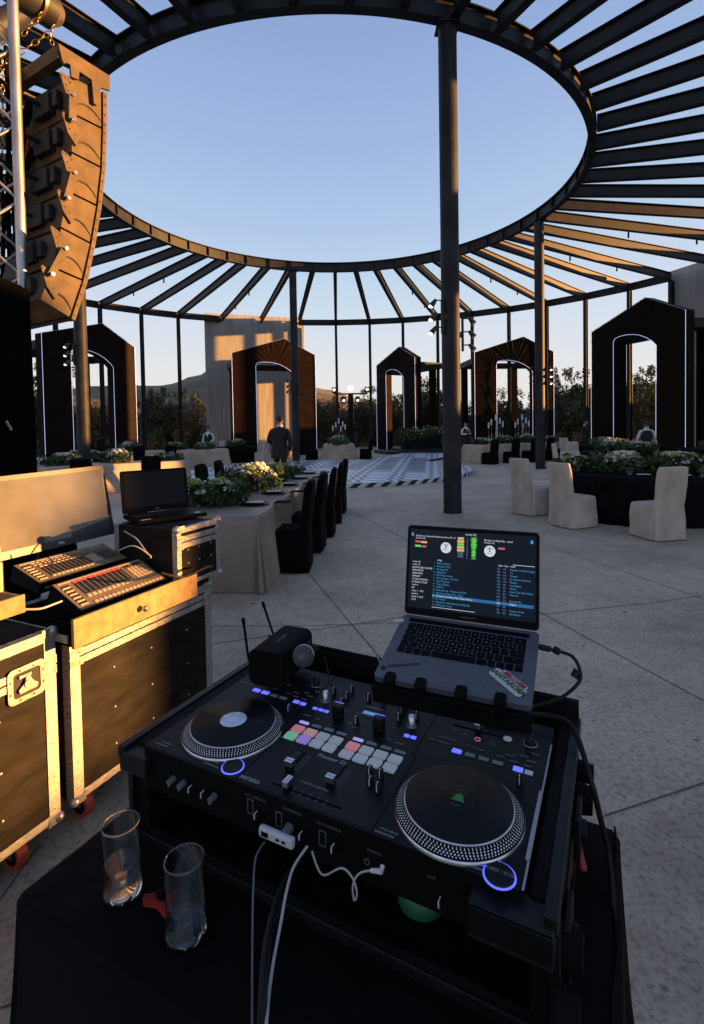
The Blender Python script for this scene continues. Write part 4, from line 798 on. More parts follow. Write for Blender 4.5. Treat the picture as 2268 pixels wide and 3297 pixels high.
# ------------------------------------------------------------ DJ desk: frame (u,v) of the controller's top, z from the floor
DF=Vector((-.429,1.012,0)); DA=R(-27.3); DM=Matrix.Translation(DF)@Matrix.Rotation(DA,4,'Z'); DI=DM.inverted()
UX=DM.to_3x3()@Vector((1,0,0)); UY=DM.to_3x3()@Vector((0,1,0)); ZD=.966
def onv(x,y,v=0.0): return DI@PP(x,y,DM@Vector((0,v,0)),UY)          # photo pixel -> desk frame on the plane v
def onu(x,y,u=0.0): return DI@PP(x,y,DM@Vector((u,0,0)),UX)
def onz(x,y,z): return DI@P(x,y,z)
M.update(
 deck=mat('controller_black',(.0045,.0055,.0085),.45,0,.15,20,.05,200,spec=.22), rubber=mat('black_rubber',(.0035,.0035,.004),.7,0,.2,20,spec=.12), vinyl=mat('slip_disc',(.003,.0035,.006),.4,0,.1,12,spec=.25),
 print=mat('grey_print',(.32,.33,.36),.6,0,.05,20), dim=mat('dim_print',(.12,.12,.135),.6,0,.05,20), knobm=mat('knob_black',(.005,.005,.006),.45,0,.1,20,spec=.3), metal=mat('brushed_metal',(.62,.64,.7),.28,1,.1,30),
 padw=mat('pad_white',(.36,.39,.43),.5,0,.04,20,emit=(.75,.85,1),es=.025), padr=mat('pad_red',(.5,.25,.27),.5,0,.06,12,emit=(1,.28,.32),es=.06), pado=mat('pad_peach',(.5,.36,.33),.5,0,.06,12,emit=(1,.5,.38),es=.045),
 padg=mat('pad_green',(.3,.5,.38),.5,0,.06,12,emit=(.25,1,.45),es=.05), padp=mat('pad_violet',(.36,.28,.55),.5,0,.06,12,emit=(.5,.25,1),es=.06), blue=mat('blue_button',(.1,.1,.4),.5,0,.1,20,emit=(.10,.13,1),es=.32), modeb=mat('mode_violet',(.4,.36,.6),.5,0,.05,20,emit=(.5,.42,1),es=.12), modeg=mat('mode_grey',(.2,.25,.26),.5,0,.05,20),
 lcd=mat('lcd',(.15,.3,.5),.3,emit=(.2,.45,.9),es=.08), jogd=mat('jog_display',(.25,.32,.45),.15,0,.1,20,emit=(.35,.5,.85),es=.05), dark=mat('dark_void',(.003,.003,.003),.9,0,.1,5,spec=.05),
 casebl=mat('black_flightcase',(.0045,.0045,.005),.65,0,.3,14,.2,120,spec=.12), casetrim=mat('black_trim',(.012,.012,.014),.4,.3,.2,30,spec=.4), redp=mat('red_plastic',(.33,.03,.03),.4,0,.15,20), green=mat('green_tape',(.02,.13,.05),.4,0,.1,20), white=mat('white_plastic',(.55,.55,.57),.45,0,.05,20),
 tcl=mat('black_table_cloth',(.003,.003,.0036),.72,0,.25,4,1,7,spec=.11), alu=mat('laptop_aluminium',(.115,.12,.145),.5,.4,.04,30), key=mat('laptop_key',(.003,.003,.005),.6,0,.05,30,spec=.12), cab=mat('black_cable',(.008,.008,.009),.55,0,.1,20,spec=.3), wcab=mat('grey_white_cable',(.38,.38,.38),.55,0,.05,20), grille=mat('mic_grille',(.07,.07,.072),.5,.5,.1,20),
 smat=mat('screen_glass',(.002,.004,.008),.3,0,.05,6,spec=.2,emit=(.06,.14,.30),es=.008), sblue=mat('ui_blue',(.02,.1,.2),.5,emit=(.1,.45,.8),es=.14), swhite=mat('ui_white',(.3,.3,.3),.5,emit=(.8,.85,.9),es=.16), shl=mat('ui_row',(.01,.06,.12),.5,emit=(.03,.2,.5),es=.12), srow=mat('ui_row_dark',(.005,.01,.02),.5,spec=.2,emit=(.05,.11,.22),es=.012), sgreen=mat('ui_green',(.05,.3,.02),.5,emit=(.15,.9,.1),es=.16), sor=mat('ui_orange',(.3,.2,.08),.5,emit=(1,.6,.25),es=.14), sred=mat('ui_red',(.3,.05,.05),.5,emit=(.9,.15,.15),es=.12), skey=mat('key_legend',(.2,.2,.22),.6,emit=(.5,.5,.55),es=.03),
 stg=mat('sticker_green',(.05,.2,.045),.5,0,.15,30), stw=mat('sticker_white',(.5,.5,.5),.6,0,.05,30), blk=mat('ink_black',(.006,.006,.008),.6))
def dthing(name,label,cat,u=0,v=0,z=0,rz=0,group=None): p=DM@Vector((u,v,z)); return thing(name,label,cat,tuple(p),DA+rz,group)
def at0(t): return t        # parts below are modelled in the desk frame shifted to their thing
# table with hanging cloth
t=dthing('dj_table','black cloth covered table carrying the open flight case and two glasses','table',.355,.145,0)
b=MB(M['tcl']); cloth_mesh(b,.985,.66,.748,.05,21)
b.grid(lambda u,v:(-.485+.97*u,-.322+.644*v,.7495+.0022*noise.fractal((u*7,v*5,2),1,2,4)-.001),70,50); b.build('tablecloth',t)
b=MB(M['tcl'])   # loose folds of cloth on the right side
b.grid(lambda u,v:(.488+.02*u+(.012+.03*u)*math.sin(v*19+u*2)*(.3+u),.33-.66*v,.752-.74*u),16,60); b.build('cloth_fold',t,solid=.004)
# open flight case
t=dthing('controller_case','open black flight case with rubber feet holding the mixing controller','flight case',0,0,.752)
z0=0; b=MB(M['casebl']); U0,U1,V0,V1=-.055,.775,.012,.485; H=.955-.752
b.bx(U0,U1,V0,V1,0,.012); b.bx(U0,-.006,V0,V1,.012,H); b.bx(.739,U1,V0,V1,.012,H); b.bx(-.006,.739,V1-.012,V1,.012,H+.035); b.bx(-.006,.739,V0,V0+.01,.012,.03)
b.bx(-.006,.739,.42,V1-.012,.1,H-.03); b.build('case_body',t,bev=.003)
b=MB(M['casetrim'])
for a in((U0-.004,U0+.014,V0-.03,V1+.004,H-.02,H+.004),(U1-.014,U1+.004,V0-.03,V1+.004,H-.02,H+.004),(U0,U1,V1,V1+.004,H-.01,H+.045),(U0-.004,U1+.004,V0-.006,V0+.004,-.0,.02),(U1-.01,U1+.004,V0-.008,V0+.01,0,H-.02),(U0-.004,U0+.01,V0-.008,V0+.01,0,H-.02),(U1,U1+.004,V0,V1,0,.02),(U1,U1+.004,V0,V1,.09,.115)): b.bx(*a)
b.bx(U0,.02,V0-.03,V0+.004,H-.045,H-.005); b.bx(.665,U1,V0-.05,V0+.004,H-.045,H-.006); b.bx(.665,U1,V0-.05,V0-.044,H-.05,H-.006); b.build('case_trim',t,bev=.002)
for x,y,r,zz in((1855,2479,.022,.87),(1852,2565,.030,.85),(1795,3040,.032,.86),(1752,3240,.03,.84)):
    q=onz(x,y,zz); b=MB(M['rubber']); b.cyl((.777,q.y,q.z-.752),(.805,q.y,q.z-.752),r,r*.8,20); b.build('rubber_foot',t,bev=.004)
b=MB(M['casetrim'])
for v in(.08,.3): b=MB(M['casetrim']); b.bx(U1+.004,U1+.014,v-.035,v+.035,.06,.14); b.cyl((U1+.014,v,.10),(U1+.022,v,.10),.018); b.build('butterfly_latch',t,bev=.002)
# controller
C=dthing('dj_controller','black two deck mixing controller with glowing pads and dotted platters','mixing controller',0,0,ZD)
b=MB(M['deck']); b.bx(0,.733,0,.415,-.085,0); b.build('body',C,bev=.003)
b=MB(M['rubber']); b.bx(.001,.732,-.0015,.0,-.083,-.004); b.build('front_panel',C)
b=MB(M['print']); b.bx(.7315,.7345,.207,.35,.0,.0015); b.bx(.7285,.7345,.051,.205,.0,.003); b.bx(.7315,.7345,-.001,.05,.0,.0015); b.build('silver_edge',C)
for a_ in((.2325,.2335,0,.2,0,.0006),(.505,.506,0,.2,0,.0006),(.215,.216,.2,.415,0,.0006),(.497,.498,.2,.415,0,.0006)): b=MB(M['dark']); b.bx(*a_); b.build('panel_seam',C)
def jog(cu,cv,right):
    t=MB(M['metal']); t.lathe([(.1052,0),(.1052,.004),(.1035,.006)],cu,cv,90,True); j=t.build('jog_wheel',C)
    b=MB(M['rubber']); b.lathe([(.1035,.006),(.1028,.0066),(.0893,.0165),(.0893,.017)],cu,cv,90,True); b.build('strobe_ring',j)
    b=MB(M['metal']); b.lathe([(.0893,.0168),(.0893,.0185),(.0872,.0188)],cu,cv,90,True); b.build('inner_rim',j)
    b=MB(M['paper'])
    for row,(rr,dr_,n) in enumerate(((.1008,.00115,118),(.0982,.0014,112),(.0953,.0013,106),(.0926,.0011,100),(.0908,.0008,100))):
        zz=.0066+(.1028-rr)/.0135*.0099+.0003; sl_=math.atan2(.0099,.0135)
        for k in range(n):
            a=k*2*PI/n+row*.5; c=Vector((cu+rr*math.cos(a),cv+rr*math.sin(a),zz)); e1=Vector((-math.sin(a),math.cos(a),0)); e2=Vector((-math.cos(a)*math.cos(sl_),-math.sin(a)*math.cos(sl_),math.sin(sl_)))
            b.add([tuple(c+(e1*math.cos(q*PI/3)+e2*math.sin(q*PI/3))*dr_) for q in range(6)],[(0,1,2,3,4,5)])
    b.build('strobe_dots',j)
    b=MB(M['vinyl']); b.lathe([(.0868,.0188),(.0868,.0212),(.0862,.0218),(.0335,.0216),(.033,.0222),(.002,.0222)],cu,cv,80,True); b.build('slip_disc',j)
    b=MB(M['jogd'] if not right else M['deck']); b.lathe([(.0275,.0224),(.0275,.0228),(.001,.0228)],cu+(.0 if right else -.0),cv,48,True)
    if right:
        b.mat(M['stg']); b.prism([(cu-.012,cv-.006),(cu+.012,cv-.006),(cu+.008,cv+.0),(cu+.006,cv+.008),(cu,cv+.013),(cu-.006,cv+.008),(cu-.008,cv+.0)],.0229,.023)
        b.mat(M['dim']); b.text('101.0',.008,T(cu,cv+.018,.0232)); b.text('00:35.0',.006,T(cu,cv-.016,.0232))
    b.build('platter_display',j)
jog(.1295,.1177,False); jog(.6161,.0995,True)
padc=['padr','pado','padw','padw','padg','padp','padw','padw','padr']+['padw']*7
for i,(x,y) in enumerate([(.252+.0303*k,.177) for k in range(4)]+[(.252+.0303*k,.151) for k in range(4)]+[(.382+.0303*k,.175) for k in range(4)]+[(.382+.0303*k,.148) for k in range(4)]):
    b=MB(M[padc[i]]); b.prism(rrect(.0255,.0225,.003,3,x,y),0,.003); b.build('performance_pad',C)
for i,x in enumerate([.251,.282,.312,.342,.382,.412,.443,.473]):
    b=MB(M['modeb'] if i in(0,4) else M['modeg']); b.prism(rrect(.022,.007,.001,2,x,.203-(.003 if i>3 else 0)),0,.002); b.build('mode_button',C)
def ledbtn(x,y,w=.018,h=.009,m='blue'): b=MB(M[m]); b.prism(rrect(w,h,.001,2,x,y),0,.002); b.build('lit_button' if m=='blue' else 'button',C)
for x in(.073,.099): ledbtn(x,.268,.019,.011)
for x in(.126,.152): ledbtn(x,.266,.019,.009,'modeg')
ledbtn(.189,.266,.015,.01); ledbtn(.208,.265,.014,.009)
for x in(.243,.258,.272): ledbtn(x,.261,.011,.007)
ledbtn(.571,.251,.018,.011); ledbtn(.686,.248,.017,.012); ledbtn(.466,.255,.011,.008); ledbtn(.480,.255,.011,.008)
for x in(.597,.623,.649): ledbtn(x,.25,.019,.009,'modeg')
ledbtn(.705,.247,.014,.01,'padw')
def skey(w,x,y,h=.0028,z=.0012): b=MB(M['dim']); b.prism(rrect(w,h,.0008,1,x,y),0,z); b.build('slim_key',C)
for ox,oy in((0,0),(.5,-.018)):
    for x,y,w in((.045,.30,.04),(.03,.284,.045),(.09,.296,.016),(.11,.293,.018),(.15,.29,.016),(.165,.3,.016),(.175,.285,.016),(.19,.31,.015),(.205,.30,.018),(.21,.325,.015),(.2,.283,.014),(.05,.335,.012),(.07,.33,.01)): skey(w,x+ox,y+oy)
for x,y,w in((.032,.014,.034),(.166,.010,.036),(.659,-.002+.008,.04),(.525,.004,.034),(.225,.205,.0),(.47,.2,.0),(.235,.14,.014),(.24,.23,.02),(.27,.227,.01),(.46,.225,.02),(.438,.228,.01),(.31,.28,.02),(.4,.275,.02),(.345,.285,.02),(.37,.284,.02),(.355,.235,.014),(.34,.245,.012)):
    if w: skey(w,x,y,.003)

b=MB(M['print']).at(T(0,0,.0008))
b.text('serato',.017,T(.257,.012,0),bold=.01); b.text('Pioneer Dj',.014,T(.364,.124,0),bold=.015); b.text('DDJ-REV7',.010,T(.362,.319,0)); b.text('MAGVEL FADER PRO',.0062,T(.372,.047,0)); b.text('START / STOP',.006,T(.207,.026,.0)); b.text('START / STOP',.0075,T(.700,.010,.004)); b.text('PITCH BEND',.005,T(.036,.022,0)); b.text('PITCH BEND',.0055,T(.53,.012,0)); b.text('KEY LOCK',.0045,T(.166,.019,0)); b.text('KEY LOCK',.0045,T(.659,.014,0))
for s_,x,y in(('BROWSE',.19,.345),('LOAD',.7,.31),('SLIP',.675,.29),('HI',.302,.312),('MID',.302,.29),('LOW',.302,.27),('HI',.43,.3),('LOW',.43,.27),('CUE',.335,.338),('MIX',.376,.34),('FX 1',.26,.35),('HOT CUE',.251,.209),('ROLL',.282,.209),('SAMPLER',.312,.209),('HOT CUE',.382,.206),('ROLL',.412,.206),('SAMPLER',.443,.206),('INST FX',.705,.24),('SCRATCH',.689,.24)): b.text(s_,.0042,T(x,y,0))
b.build('panel_print',C)
def ringb(x,y,r,m,w=.0022): b=MB(M[m]); b.lathe([(r,0),(r,.0015),(r-w,.0015),(r-w,0)],x,y,40,False); b.build('light_ring',C)
for x,y,r in((.207,.024,.019),(.700,.008,.0205)):
    b=MB(M['knobm']); b.lathe([(r,0),(r,.003),(r-.001,.004)],x,y,36); b.build('start_button',C); ringb(x,y,r+.0025,'blue',.0025)
ringb(.098,.324,.005,'padr',.0012); ringb(.128,.324,.005,'dim',.001); ringb(.598,.306,.006,'padr',.0012); ringb(.629,.304,.005,'dim',.001); ringb(.191,.352,.0125,'print',.0012); ringb(.695,.337,.0135,'print',.0014); ringb(.248,.300,.010,'print',.001); ringb(.462,.293,.0105,'print',.001)
b=MB(M['padw']); b.lathe([(.0085,0),(.0085,.001)],.652,.334,20); b.build('round_badge',C)
def knob(x,y,r=.006,h=.016,m='knobm',mark=True):
    b=MB(M[m]); b.lathe([(r*1.1,0),(r,.003),(r*.88,h),(r*.7,h+.001)],x,y,14)
    if mark: b.mat(M['paper']); b.box(x,y-r*.8,h*.55,.0012,r*.5,h*.85); b.box(x,y-r*.35,h+.0012,.0012,r*.8,.0012)
    b.build('knob',C)
knob(.248,.300,.0075,.022,'metal',False); knob(.462,.293,.0078,.022,'metal',False); knob(.191,.352,.009,.02,mark=False); knob(.695,.335,.0095,.02,mark=False)
for x,y in((.251,.334),(.337,.345),(.372,.348),(.291,.300),(.288,.330),(.286,.36),(.430,.300),(.427,.325),(.425,.35),(.463,.322),(.197,.226),(.695,.211),(.353,.25),(.448,.117),(.468,.119),(.460,.093),(.478,.085),(.225,.155)): knob(x,y)
for x,y in((.307,.252),(.407,.247)):
    b=MB(M['knobm']); b.bx(x-.012,x+.012,y-.008,y+.008,0,.03); b.build('paddle',C,bev=.003); b=MB(M['blue']); b.bx(x-.011,x+.011,y+.0065,y+.0078,.03,.0308); b.build('paddle_light',C)
b=MB(M['lcd']); b.bx(.347,.380,.291,.302,0,.001); b.build('small_display',C)
for a_ in((.305,.308,.06,.12,0,.0007),(.395,.398,.055,.12,0,.0007),(.30,.44,.020,.023,0,.0007),(.06,.14,.349,.353,0,.0007),(.54,.64,.333,.337,0,.0007)): b=MB(M['dark']); b.bx(*a_); b.build('fader_slot',C)
for x0_,x1_,y0_ in((.313,.325,.068),(.403,.415,.064),(.288,.298,.068)):
    b=MB(M['dim'])
    for k in range(11): b.bx(x0_,x1_,y0_+k*.0045,y0_+.0007+k*.0045,0,.0007)
    b.build('fader_scale',C)
b=MB(M['dim'])
for k in range(5): b.bx(.345+k*.016,.346+k*.016,.014,.03,0,.0007)
b.build('fader_scale',C)
for x,y,w,d in((.3065,.066,.017,.012),(.3965,.062,.017,.012),(.333,.0215,.011,.02),(.0975,.351,.010,.018),(.592,.335,.012,.018)):
    b=MB(M['metal']); b.bx(x-w/2,x+w/2,y-d/2,y+d/2,.008,.018); b.mat(M['knobm']); b.bx(x-w/2+.001,x+w/2-.001,y-d/2+.001,y+d/2-.001,0,.008); b.mat(M['white']); b.box(x,y,.0186,w*.95 if w>d else w*.2,d*.14 if w>d else d*.95,.001); b.build('fader_cap',C,bev=.0012)
for (x,y,m_) in[(.081,.922,'white'),(.108,.922,'white'),(.185,.921,'white')]: b=MB(M['dim']); b.cyl((x,-.002,y-ZD),(x,-.016,y-ZD),.0065,.0055,14); b.mat(M['paper']); b.bx(x-.0005,x+.0005,-.0165,-.006,y-ZD-.0065,y-ZD-.005); b.build('front_knob',C)
for x,y in[(.131,.921),(.162,.921)]+[(q.x,q.z) for q in(onv(500+670/1.995,2050+1125/1.995),onv(500+955/1.995,2050+1255/1.995),onv(500+1160/1.995,2050+1335/1.995),onv(1150+543/1.995,2200+1375/1.995))]:
    b=MB(M['knobm']); b.cyl((x,-.002,y-ZD),(x,-.014,y-ZD),.006,.0052,12); b.mat(M['paper']); b.bx(x-.0007,x+.0007,-.0148,-.0138,y-ZD-.004,y-ZD+.005); b.bx(x-.0007,x+.0007,-.0148,-.005,y-ZD+.005,y-ZD+.0062); b.build('front_knob',C)
q=onv(500+868/1.995,2050+1222/1.995); b=MB(M['dim']); b.cyl((q.x,-.002,q.z-ZD),(q.x,-.018,q.z-ZD),.009,.0075,16); b.build('front_knob',C)
for x,y in((618,1085),(800,1168),(1080,1290)):
    b=MB(M['dim']); q=onv(500+x/1.995,2050+y/1.995); zc=q.z-ZD
    for a in((-.006,.006,.012,.013),(-.006,.006,-.013,-.012),(-.0065,-.0055,-.012,.012),(.0055,.0065,-.012,.012)): b.bx(q.x+a[0],q.x+a[1],-.003,-.0016,zc+a[2],zc+a[3])
    b.build('selector_frame',C)
RX=Matrix.Rotation(R(90),4,'X')
for s_,x,y in(('CH 1 CONTROL',500+650/1.995,2050+1030/1.995),('CROSSFADER',500+880/1.995,2050+1115/1.995),('CH 2 CONTROL',500+1120/1.995,2050+1215/1.995),('PHONES',1150+115/1.995,2200+1080/1.995),('AUX',1150+480/1.995,2200+1240/1.995)):
    q=onv(x,y); b=MB(M['dim']); b.text(s_,.0065,T(q.x,-.0022,q.z-ZD)@RX); b.build('front_print',C)
q=onv(1150+70/1.995,2200+1136/1.995); b=MB(M['metal']); b.cyl((q.x,-.001,q.z-ZD),(q.x,-.004,q.z-ZD),.005,n=16); b.mat(M['dark']); b.cyl((q.x,-.004,q.z-ZD),(q.x,-.0045,q.z-ZD),.0032,n=16); b.build('phones_jack',C)
# white hub, tape roll, red tools
q=onv(892,2693,-.02); t=dthing('usb_hub','small white hub hanging at the front of the controller','usb hub',q.x,-.02,q.z); b=MB(M['white']); b.bx(-.035,.035,-.006,.006,-.009,.009); h=b.build('hub_body',t,bev=.004); b=MB(M['dark']); b.bx(-.028,-.014,-.0068,-.0055,-.004,.004); b.bx(.002,.009,-.0068,-.0055,-.002,.002); b.bx(.014,.021,-.0068,-.0055,-.002,.002); b.build('ports',t)
q=onz(1325,2915,.80); t=dthing('tape_roll','white and green tape roll lying in the case under the controller','tape roll',q.x,q.y+.05,.768); b=MB(M['green']); b.lathe([(.042,0),(.042,.03),(.040,.031)],n=36); b.build('tape',t); b=MB(M['white']); b.lathe([(.0395,.0312),(.0395,.0325),(.030,.0325),(.030,.0312)],n=36,cap=False); b.build('core_rim',t); b=MB(M['rubber']); b.lathe([(.030,.0311),(.001,.0315)],n=30); b.build('core',t)
def tool(pa,pb,r,u,label):
    a=P(*pa,u+.03); c=P(*pb,u); t=thing('pliers_handle',label,'hand tool',tuple(c)); b=MB(M['redp']); pts=[(a-c)*k for k in(0,.1,.5,.9,1)]; b.tube(pts,[r*.7,r,r*.92,r,r*.6],12); b.build('grip',t); b=MB(M['casetrim']); b.cyl(pts[-1],pts[-1]*1.18,r*.35); b.build('tool_shaft',t)
tool((1840,2670),(1815,2830),.0125,.80,'red grip of a tool tucked between case and cloth on the right'); tool((1858,2716),(1880,2805),.008,.78,'thinner dark red grip right of the thicker red one')
t=dthing('small_clamp','small red and black clamp on the cloth between the two glasses','clamp',*onz(512,2900,.765)[:2],.753); b=MB(M['redp']); b.prism([(-.028,-.012),(.0,-.004),(.028,-.012),(.034,-.002),(.02,.008),(.012,.03),(-.012,.03),(-.02,.008),(-.034,-.002)],0,.012); b.build('clamp_jaw',t,bev=.003); b=MB(M['rubber']); b.bx(-.009,.009,.0,.055,.012,.03); b.build('clamp_grip',t,bev=.003)
# glasses
def tumbler(x,y,wat,label):
    p=P(x,y,.754); t=thing('water_glass',label,'glass',tuple(p)); r=.0325; h=.128
    b=MB(M['glass']); b.lathe([(r-.002,0),(r,.003),(r,h),(r-.0009,h+.001),(r-.0018,h),(r-.0022,.012),(.001,.011)],n=44,cap=False); b.add([((r-.002)*math.cos(k*2*PI/44),(r-.002)*math.sin(k*2*PI/44),0) for k in range(44)],[tuple(range(43,-1,-1))]); b.build('tumbler',t)
    b=MB(M['solidglass']); b.lathe([(r+.0003,.001),(r+.0003,.010),(.002,.009),(.002,.001)],n=44,cap=True); b.build('thick_base',t); b=MB(M['solidglass']); b.tube([((r-.0009)*math.cos(k*PI/24),(r-.0009)*math.sin(k*PI/24),h) for k in range(49)],.0013,6,False); b.build('rim',t)
    b=MB(M['water']); b.lathe([(r-.0024,.0125),(r-.0024,.011+wat)],n=44); b.build('water',t)
tumbler(396,2868,.045,'left glass with more water, next to the case corner'); tumbler(600,3003,.014,'right glass with little water, nearer to the camera')
# laptop on its stand
LM=T(.0343,1.0185,1.0949,-.4196,.2704,-.0028)
def lap(name,label,cat): t=thing(name,label,cat); t.matrix_world=LM; return t
L_=lap('laptop','open silver laptop on a stand showing mixing software','laptop')
b=MB(M['alu']); b.prism(rrect(.304,.212,.011,5,.152,.106),-.0125,0); b.build('base',L_,bev=.0015)
b=MB(M['key'])
kx0,kx1,ky0,ky1=.022,.282,.090,.190; 
b.prism(rrect(kx1-kx0+.006,.013,.001,2,.152,.1945),.0,.0006); b.build('touch_bar',L_)
rows=[[1]*13+[1.5],[1.5]+[1]*13,[1.75]+[1]*11+[1.75],[2.25]+[1]*10+[2.25],[1,1,1,1.25,5.3,1.25,1,1,1,1]]
leg=['`1234567890-=<','>QWERTYUIOP[]\\','^ASDFGHJKL;\'>','^ZXCVBNM,./^','','']
b=MB(M['key']); lg=MB(M['skey']); rh=(ky1-.008-ky0)/5+.0022
for r_i,row in enumerate(rows):
    tot=sum(row); x=kx0; y=ky1-.006-r_i*rh
    for k,w in enumerate(row):
        ww=w/tot*(kx1-kx0); b.prism(rrect(ww-.0022,rh-.0024,.0012,2,x+ww/2,y-rh/2),0,.0011)
        if k<len(leg[r_i]): lg.text(leg[r_i][k],.0058,T(x+ww/2,y-rh/2,.0013))
        x+=ww
kb=b.build('keyboard',L_); lg.build('legends',kb)
b=MB(M['alu']); b.prism(rrect(.132,.078,.004,4,.152,.045),.0002,.0007); b.build('trackpad',L_)
b=MB(M['blk']); b.text('beatsource',.0145,T(.051,.0465,.0008,R(20)),bold=.02); b.prism([(.0125+.006*math.cos(a*PI/5),.028+.0065*math.sin(a*PI/5)) for a in range(10)],.0002,.0007); b.build('wordmark_sticker',L_)
sm_=T(.257,.050,.0008,R(-39)); b=MB(M['stw']).at(sm_); b.prism(rrect(.082,.026,.008,4,0,-.0005),0,.0003); b.prism(rrect(.06,.014,.004,3,.004,.013),0,.0003); st=b.build('sticker',L_)
b=MB(M['sred']).at(sm_@T(0,0,.0004)); b.mat(M['redp']); b.prism(rrect(.052,.008,.002,3,.005,.0145),0,.0002); b.mat(M['stw']); b.text('DEEJAY',.0062,T(.005,.0145,.0004),bold=.02); b.mat(M['blk']); b.text('SANTAROSA',.0150,T(0,0,.0002),bold=.06); b.mat(M['stg']); b.text('SANTAROSA',.0145,T(0,0,.0005),bold=.03); b.build('sticker_print',st)
LID=T(0,.212,.002,0,R(90)-.47)
b=MB(M['alu']).at(LID); b.prism(rrect(.304,.210,.010,5,.152,.105),-.005,-.0015); b.build('lid',L_,bev=.001)
b=MB(M['key']).at(LID); b.prism(rrect(.301,.207,.009,5,.152,.105),-.0015,-.0003); lb=b.build('bezel',L_); b=MB(M['dim']).at(LID); b.text('MacBook Pro',.0065,T(.152,.009,0)); b.build('maker_name',lb)
SX0,SX1,SY0,SY1=.0075,.2965,.017,.2005
def sc(x,y,z=0): return (SX0+(SX1-SX0)*x,SY1-(SY1-SY0)*y,z)
def ui(b,m,x0,y0,x1,y1,z): b.mat(m); a=sc(x0,y1);c=sc(x1,y0); b.bx(a[0],c[0],a[1],c[1],z,z+.0001)
b=MB(M['smat']).at(LID); ui(b,M['smat'],0,0,1,1,-.0001); scr=b.build('screen',L_)
b=MB(M['srow']).at(LID)
for k in range(15):
    if k%2==0: ui(b,M['srow'],.205,.40+k*.037,.985,.40+(k+1)*.037,.0001)
ui(b,M['srow'],.01,.92,.185,.95,.0001); ui(b,M['shl'],.205,.40+11*.037,.985,.40+12*.037,.0003)
for x,y,w,m in((.045,.15,.045,'sred'),(.095,.152,.05,'sor'),(.045,.205,.05,'sgreen'),(.1,.207,.04,'sred'),(.72,.16,.05,'sred')): ui(b,M[m],x,y,x+w,y+.025,.0003)
ui(b,M['swhite'],.83,.355,.99,.36,.0003); ui(b,M['swhite'],.205,.965,.55,.97,.0003); ui(b,M['sblue'],.012,.05,.03,.09,.0003); ui(b,M['sblue'],.96,.05,.978,.09,.0003)
rg=random.Random(3)
for k in range(7): y=.07+k*.037; w=rg.uniform(.022,.032); ui(b,M['sor'] if k in(0,1,3,4) else (M['sgreen'] if k==2 else M['print']),.425-w,y,.425+w,y+.03,.0003)
for k in range(34): y=.065+k*.0078; w=rg.uniform(.006,.028)*(1 if k<17 else .7); ui(b,M['sgreen'],.53-w,y,.53+w,y+.0062,.0003)
for k in range(16): y=.075+k*.0165; w=rg.uniform(.004,.012); ui(b,M['srow'],.478-w,y,.478+w,y+.01,.0003); ui(b,M['sblue'],.478-w*.4,y+.003,.478+w*.4,y+.008,.0004)
b.build('interface_blocks',scr)
for x,y,n1,n2 in((.305,.215,'97.0','00:55.0'),(.655,.215,'101.0','00:35.0')):
    b=MB(M['swhite']).at(LID); c=sc(x,y); b.lathe([(.0125,.0002),(.0125,.0004)],c[0],c[1],40); o=b.M; b.mat(M['blk']); b.lathe([(.0018,.0005),(.0018,.0006)],c[0],c[1],12); b.bx(c[0]-.0004,c[0]+.0004,c[1],c[1]+.012,.0005,.0006); b.text(n1,.006,T(c[0],c[1]+.0055,.0007),bold=.02); b.text(n2,.0042,T(c[0],c[1]-.005,.0007)); b.build('platter_readout',scr)
b=MB(M['sblue']).at(LID); songs=['Sabor (Clean)','Bring Em Out','Pantysound','Paquetito','Mi Primer Amor','El Rey Zapo - En Vivo','Ojo Mi Amor','Tusk (Clean)','CUFF It','Not Like Us - Hypertonal Edit','Mirador to Bach Ka - shod','I Know You Want Me (Calle Ocho)','As Trinty','Week Siva Nas Episode 04 Da Bo','Mi Primer Todo']
art=['Dezzmo ft. Elvis Crespo','T.I.','Omaris','La Sonora Santanera','Pasabo','Luis Miguel','Wand','Karol G & Nicki Minaj','Beyonce','','Pantaid Mlo','Pitbull','','Grupo Climax','Bad Bunny']
for k,s_ in enumerate(songs):
    y=.40+(k+.5)*.037; b.mat(M['swhite'] if k==11 else M['sblue']); c=sc(.235,y,.0005); b.text(s_,.0058,T(*c),'LEFT'); c=sc(.215,y,.0005); b.text(str(k+1),.005,T(*c)); c=sc(.725,y,.0005); b.text(str(95+(k*37)%40),.0052,T(*c)); b.mat(M['sred'] if k%3==1 else M['sblue']); c=sc(.77,y,.0005); b.text('%dA'%(1+(k*5)%11),.0052,T(*c)); b.mat(M['swhite'] if k==11 else M['sblue']); c=sc(.81,y,.0005); art[k] and b.text(art[k],.0054,T(*c),'LEFT')
b.build('song_list',scr); b=MB(M['swhite']).at(LID)
for k,s_ in enumerate(['crate 18','crate 19','JASON DES CRATES','HIPHOP/ET','HIPHOPRS','HIPHOP','CLUB CLASSICS','# VIDEO STUFF','crate 1','BA','crate 1 - HD','crate 2','crate 3 1010','1010']): c=sc(.03,.42+k*.037,.0005); b.text(s_,.0056,T(*c),'LEFT')
b.build('crate_list',scr)
for s_,x,y,z_ in(('song',.235,.378,.006),('bpm',.725,.378,.0055),('key',.77,.378,.0055),('artist',.81,.378,.0055),('serato DJ',.46,.03,.0065),('Pueblo La Cascada Neutrum Intro 23. v1',.05,.085,.0058),('Mirador to Bach Ka - shod',.61,.085,.0058),('Demtronixs',.05,.115,.005),('Mirador Ka',.61,.115,.005)): c=sc(x,y,.0005); b=MB(M['swhite']).at(LID); b.text(s_,z_,T(*c),'LEFT'); b.build('header_text',scr)
t=lap('laptop_stand','black hooked stand holding up the silver laptop','laptop stand')
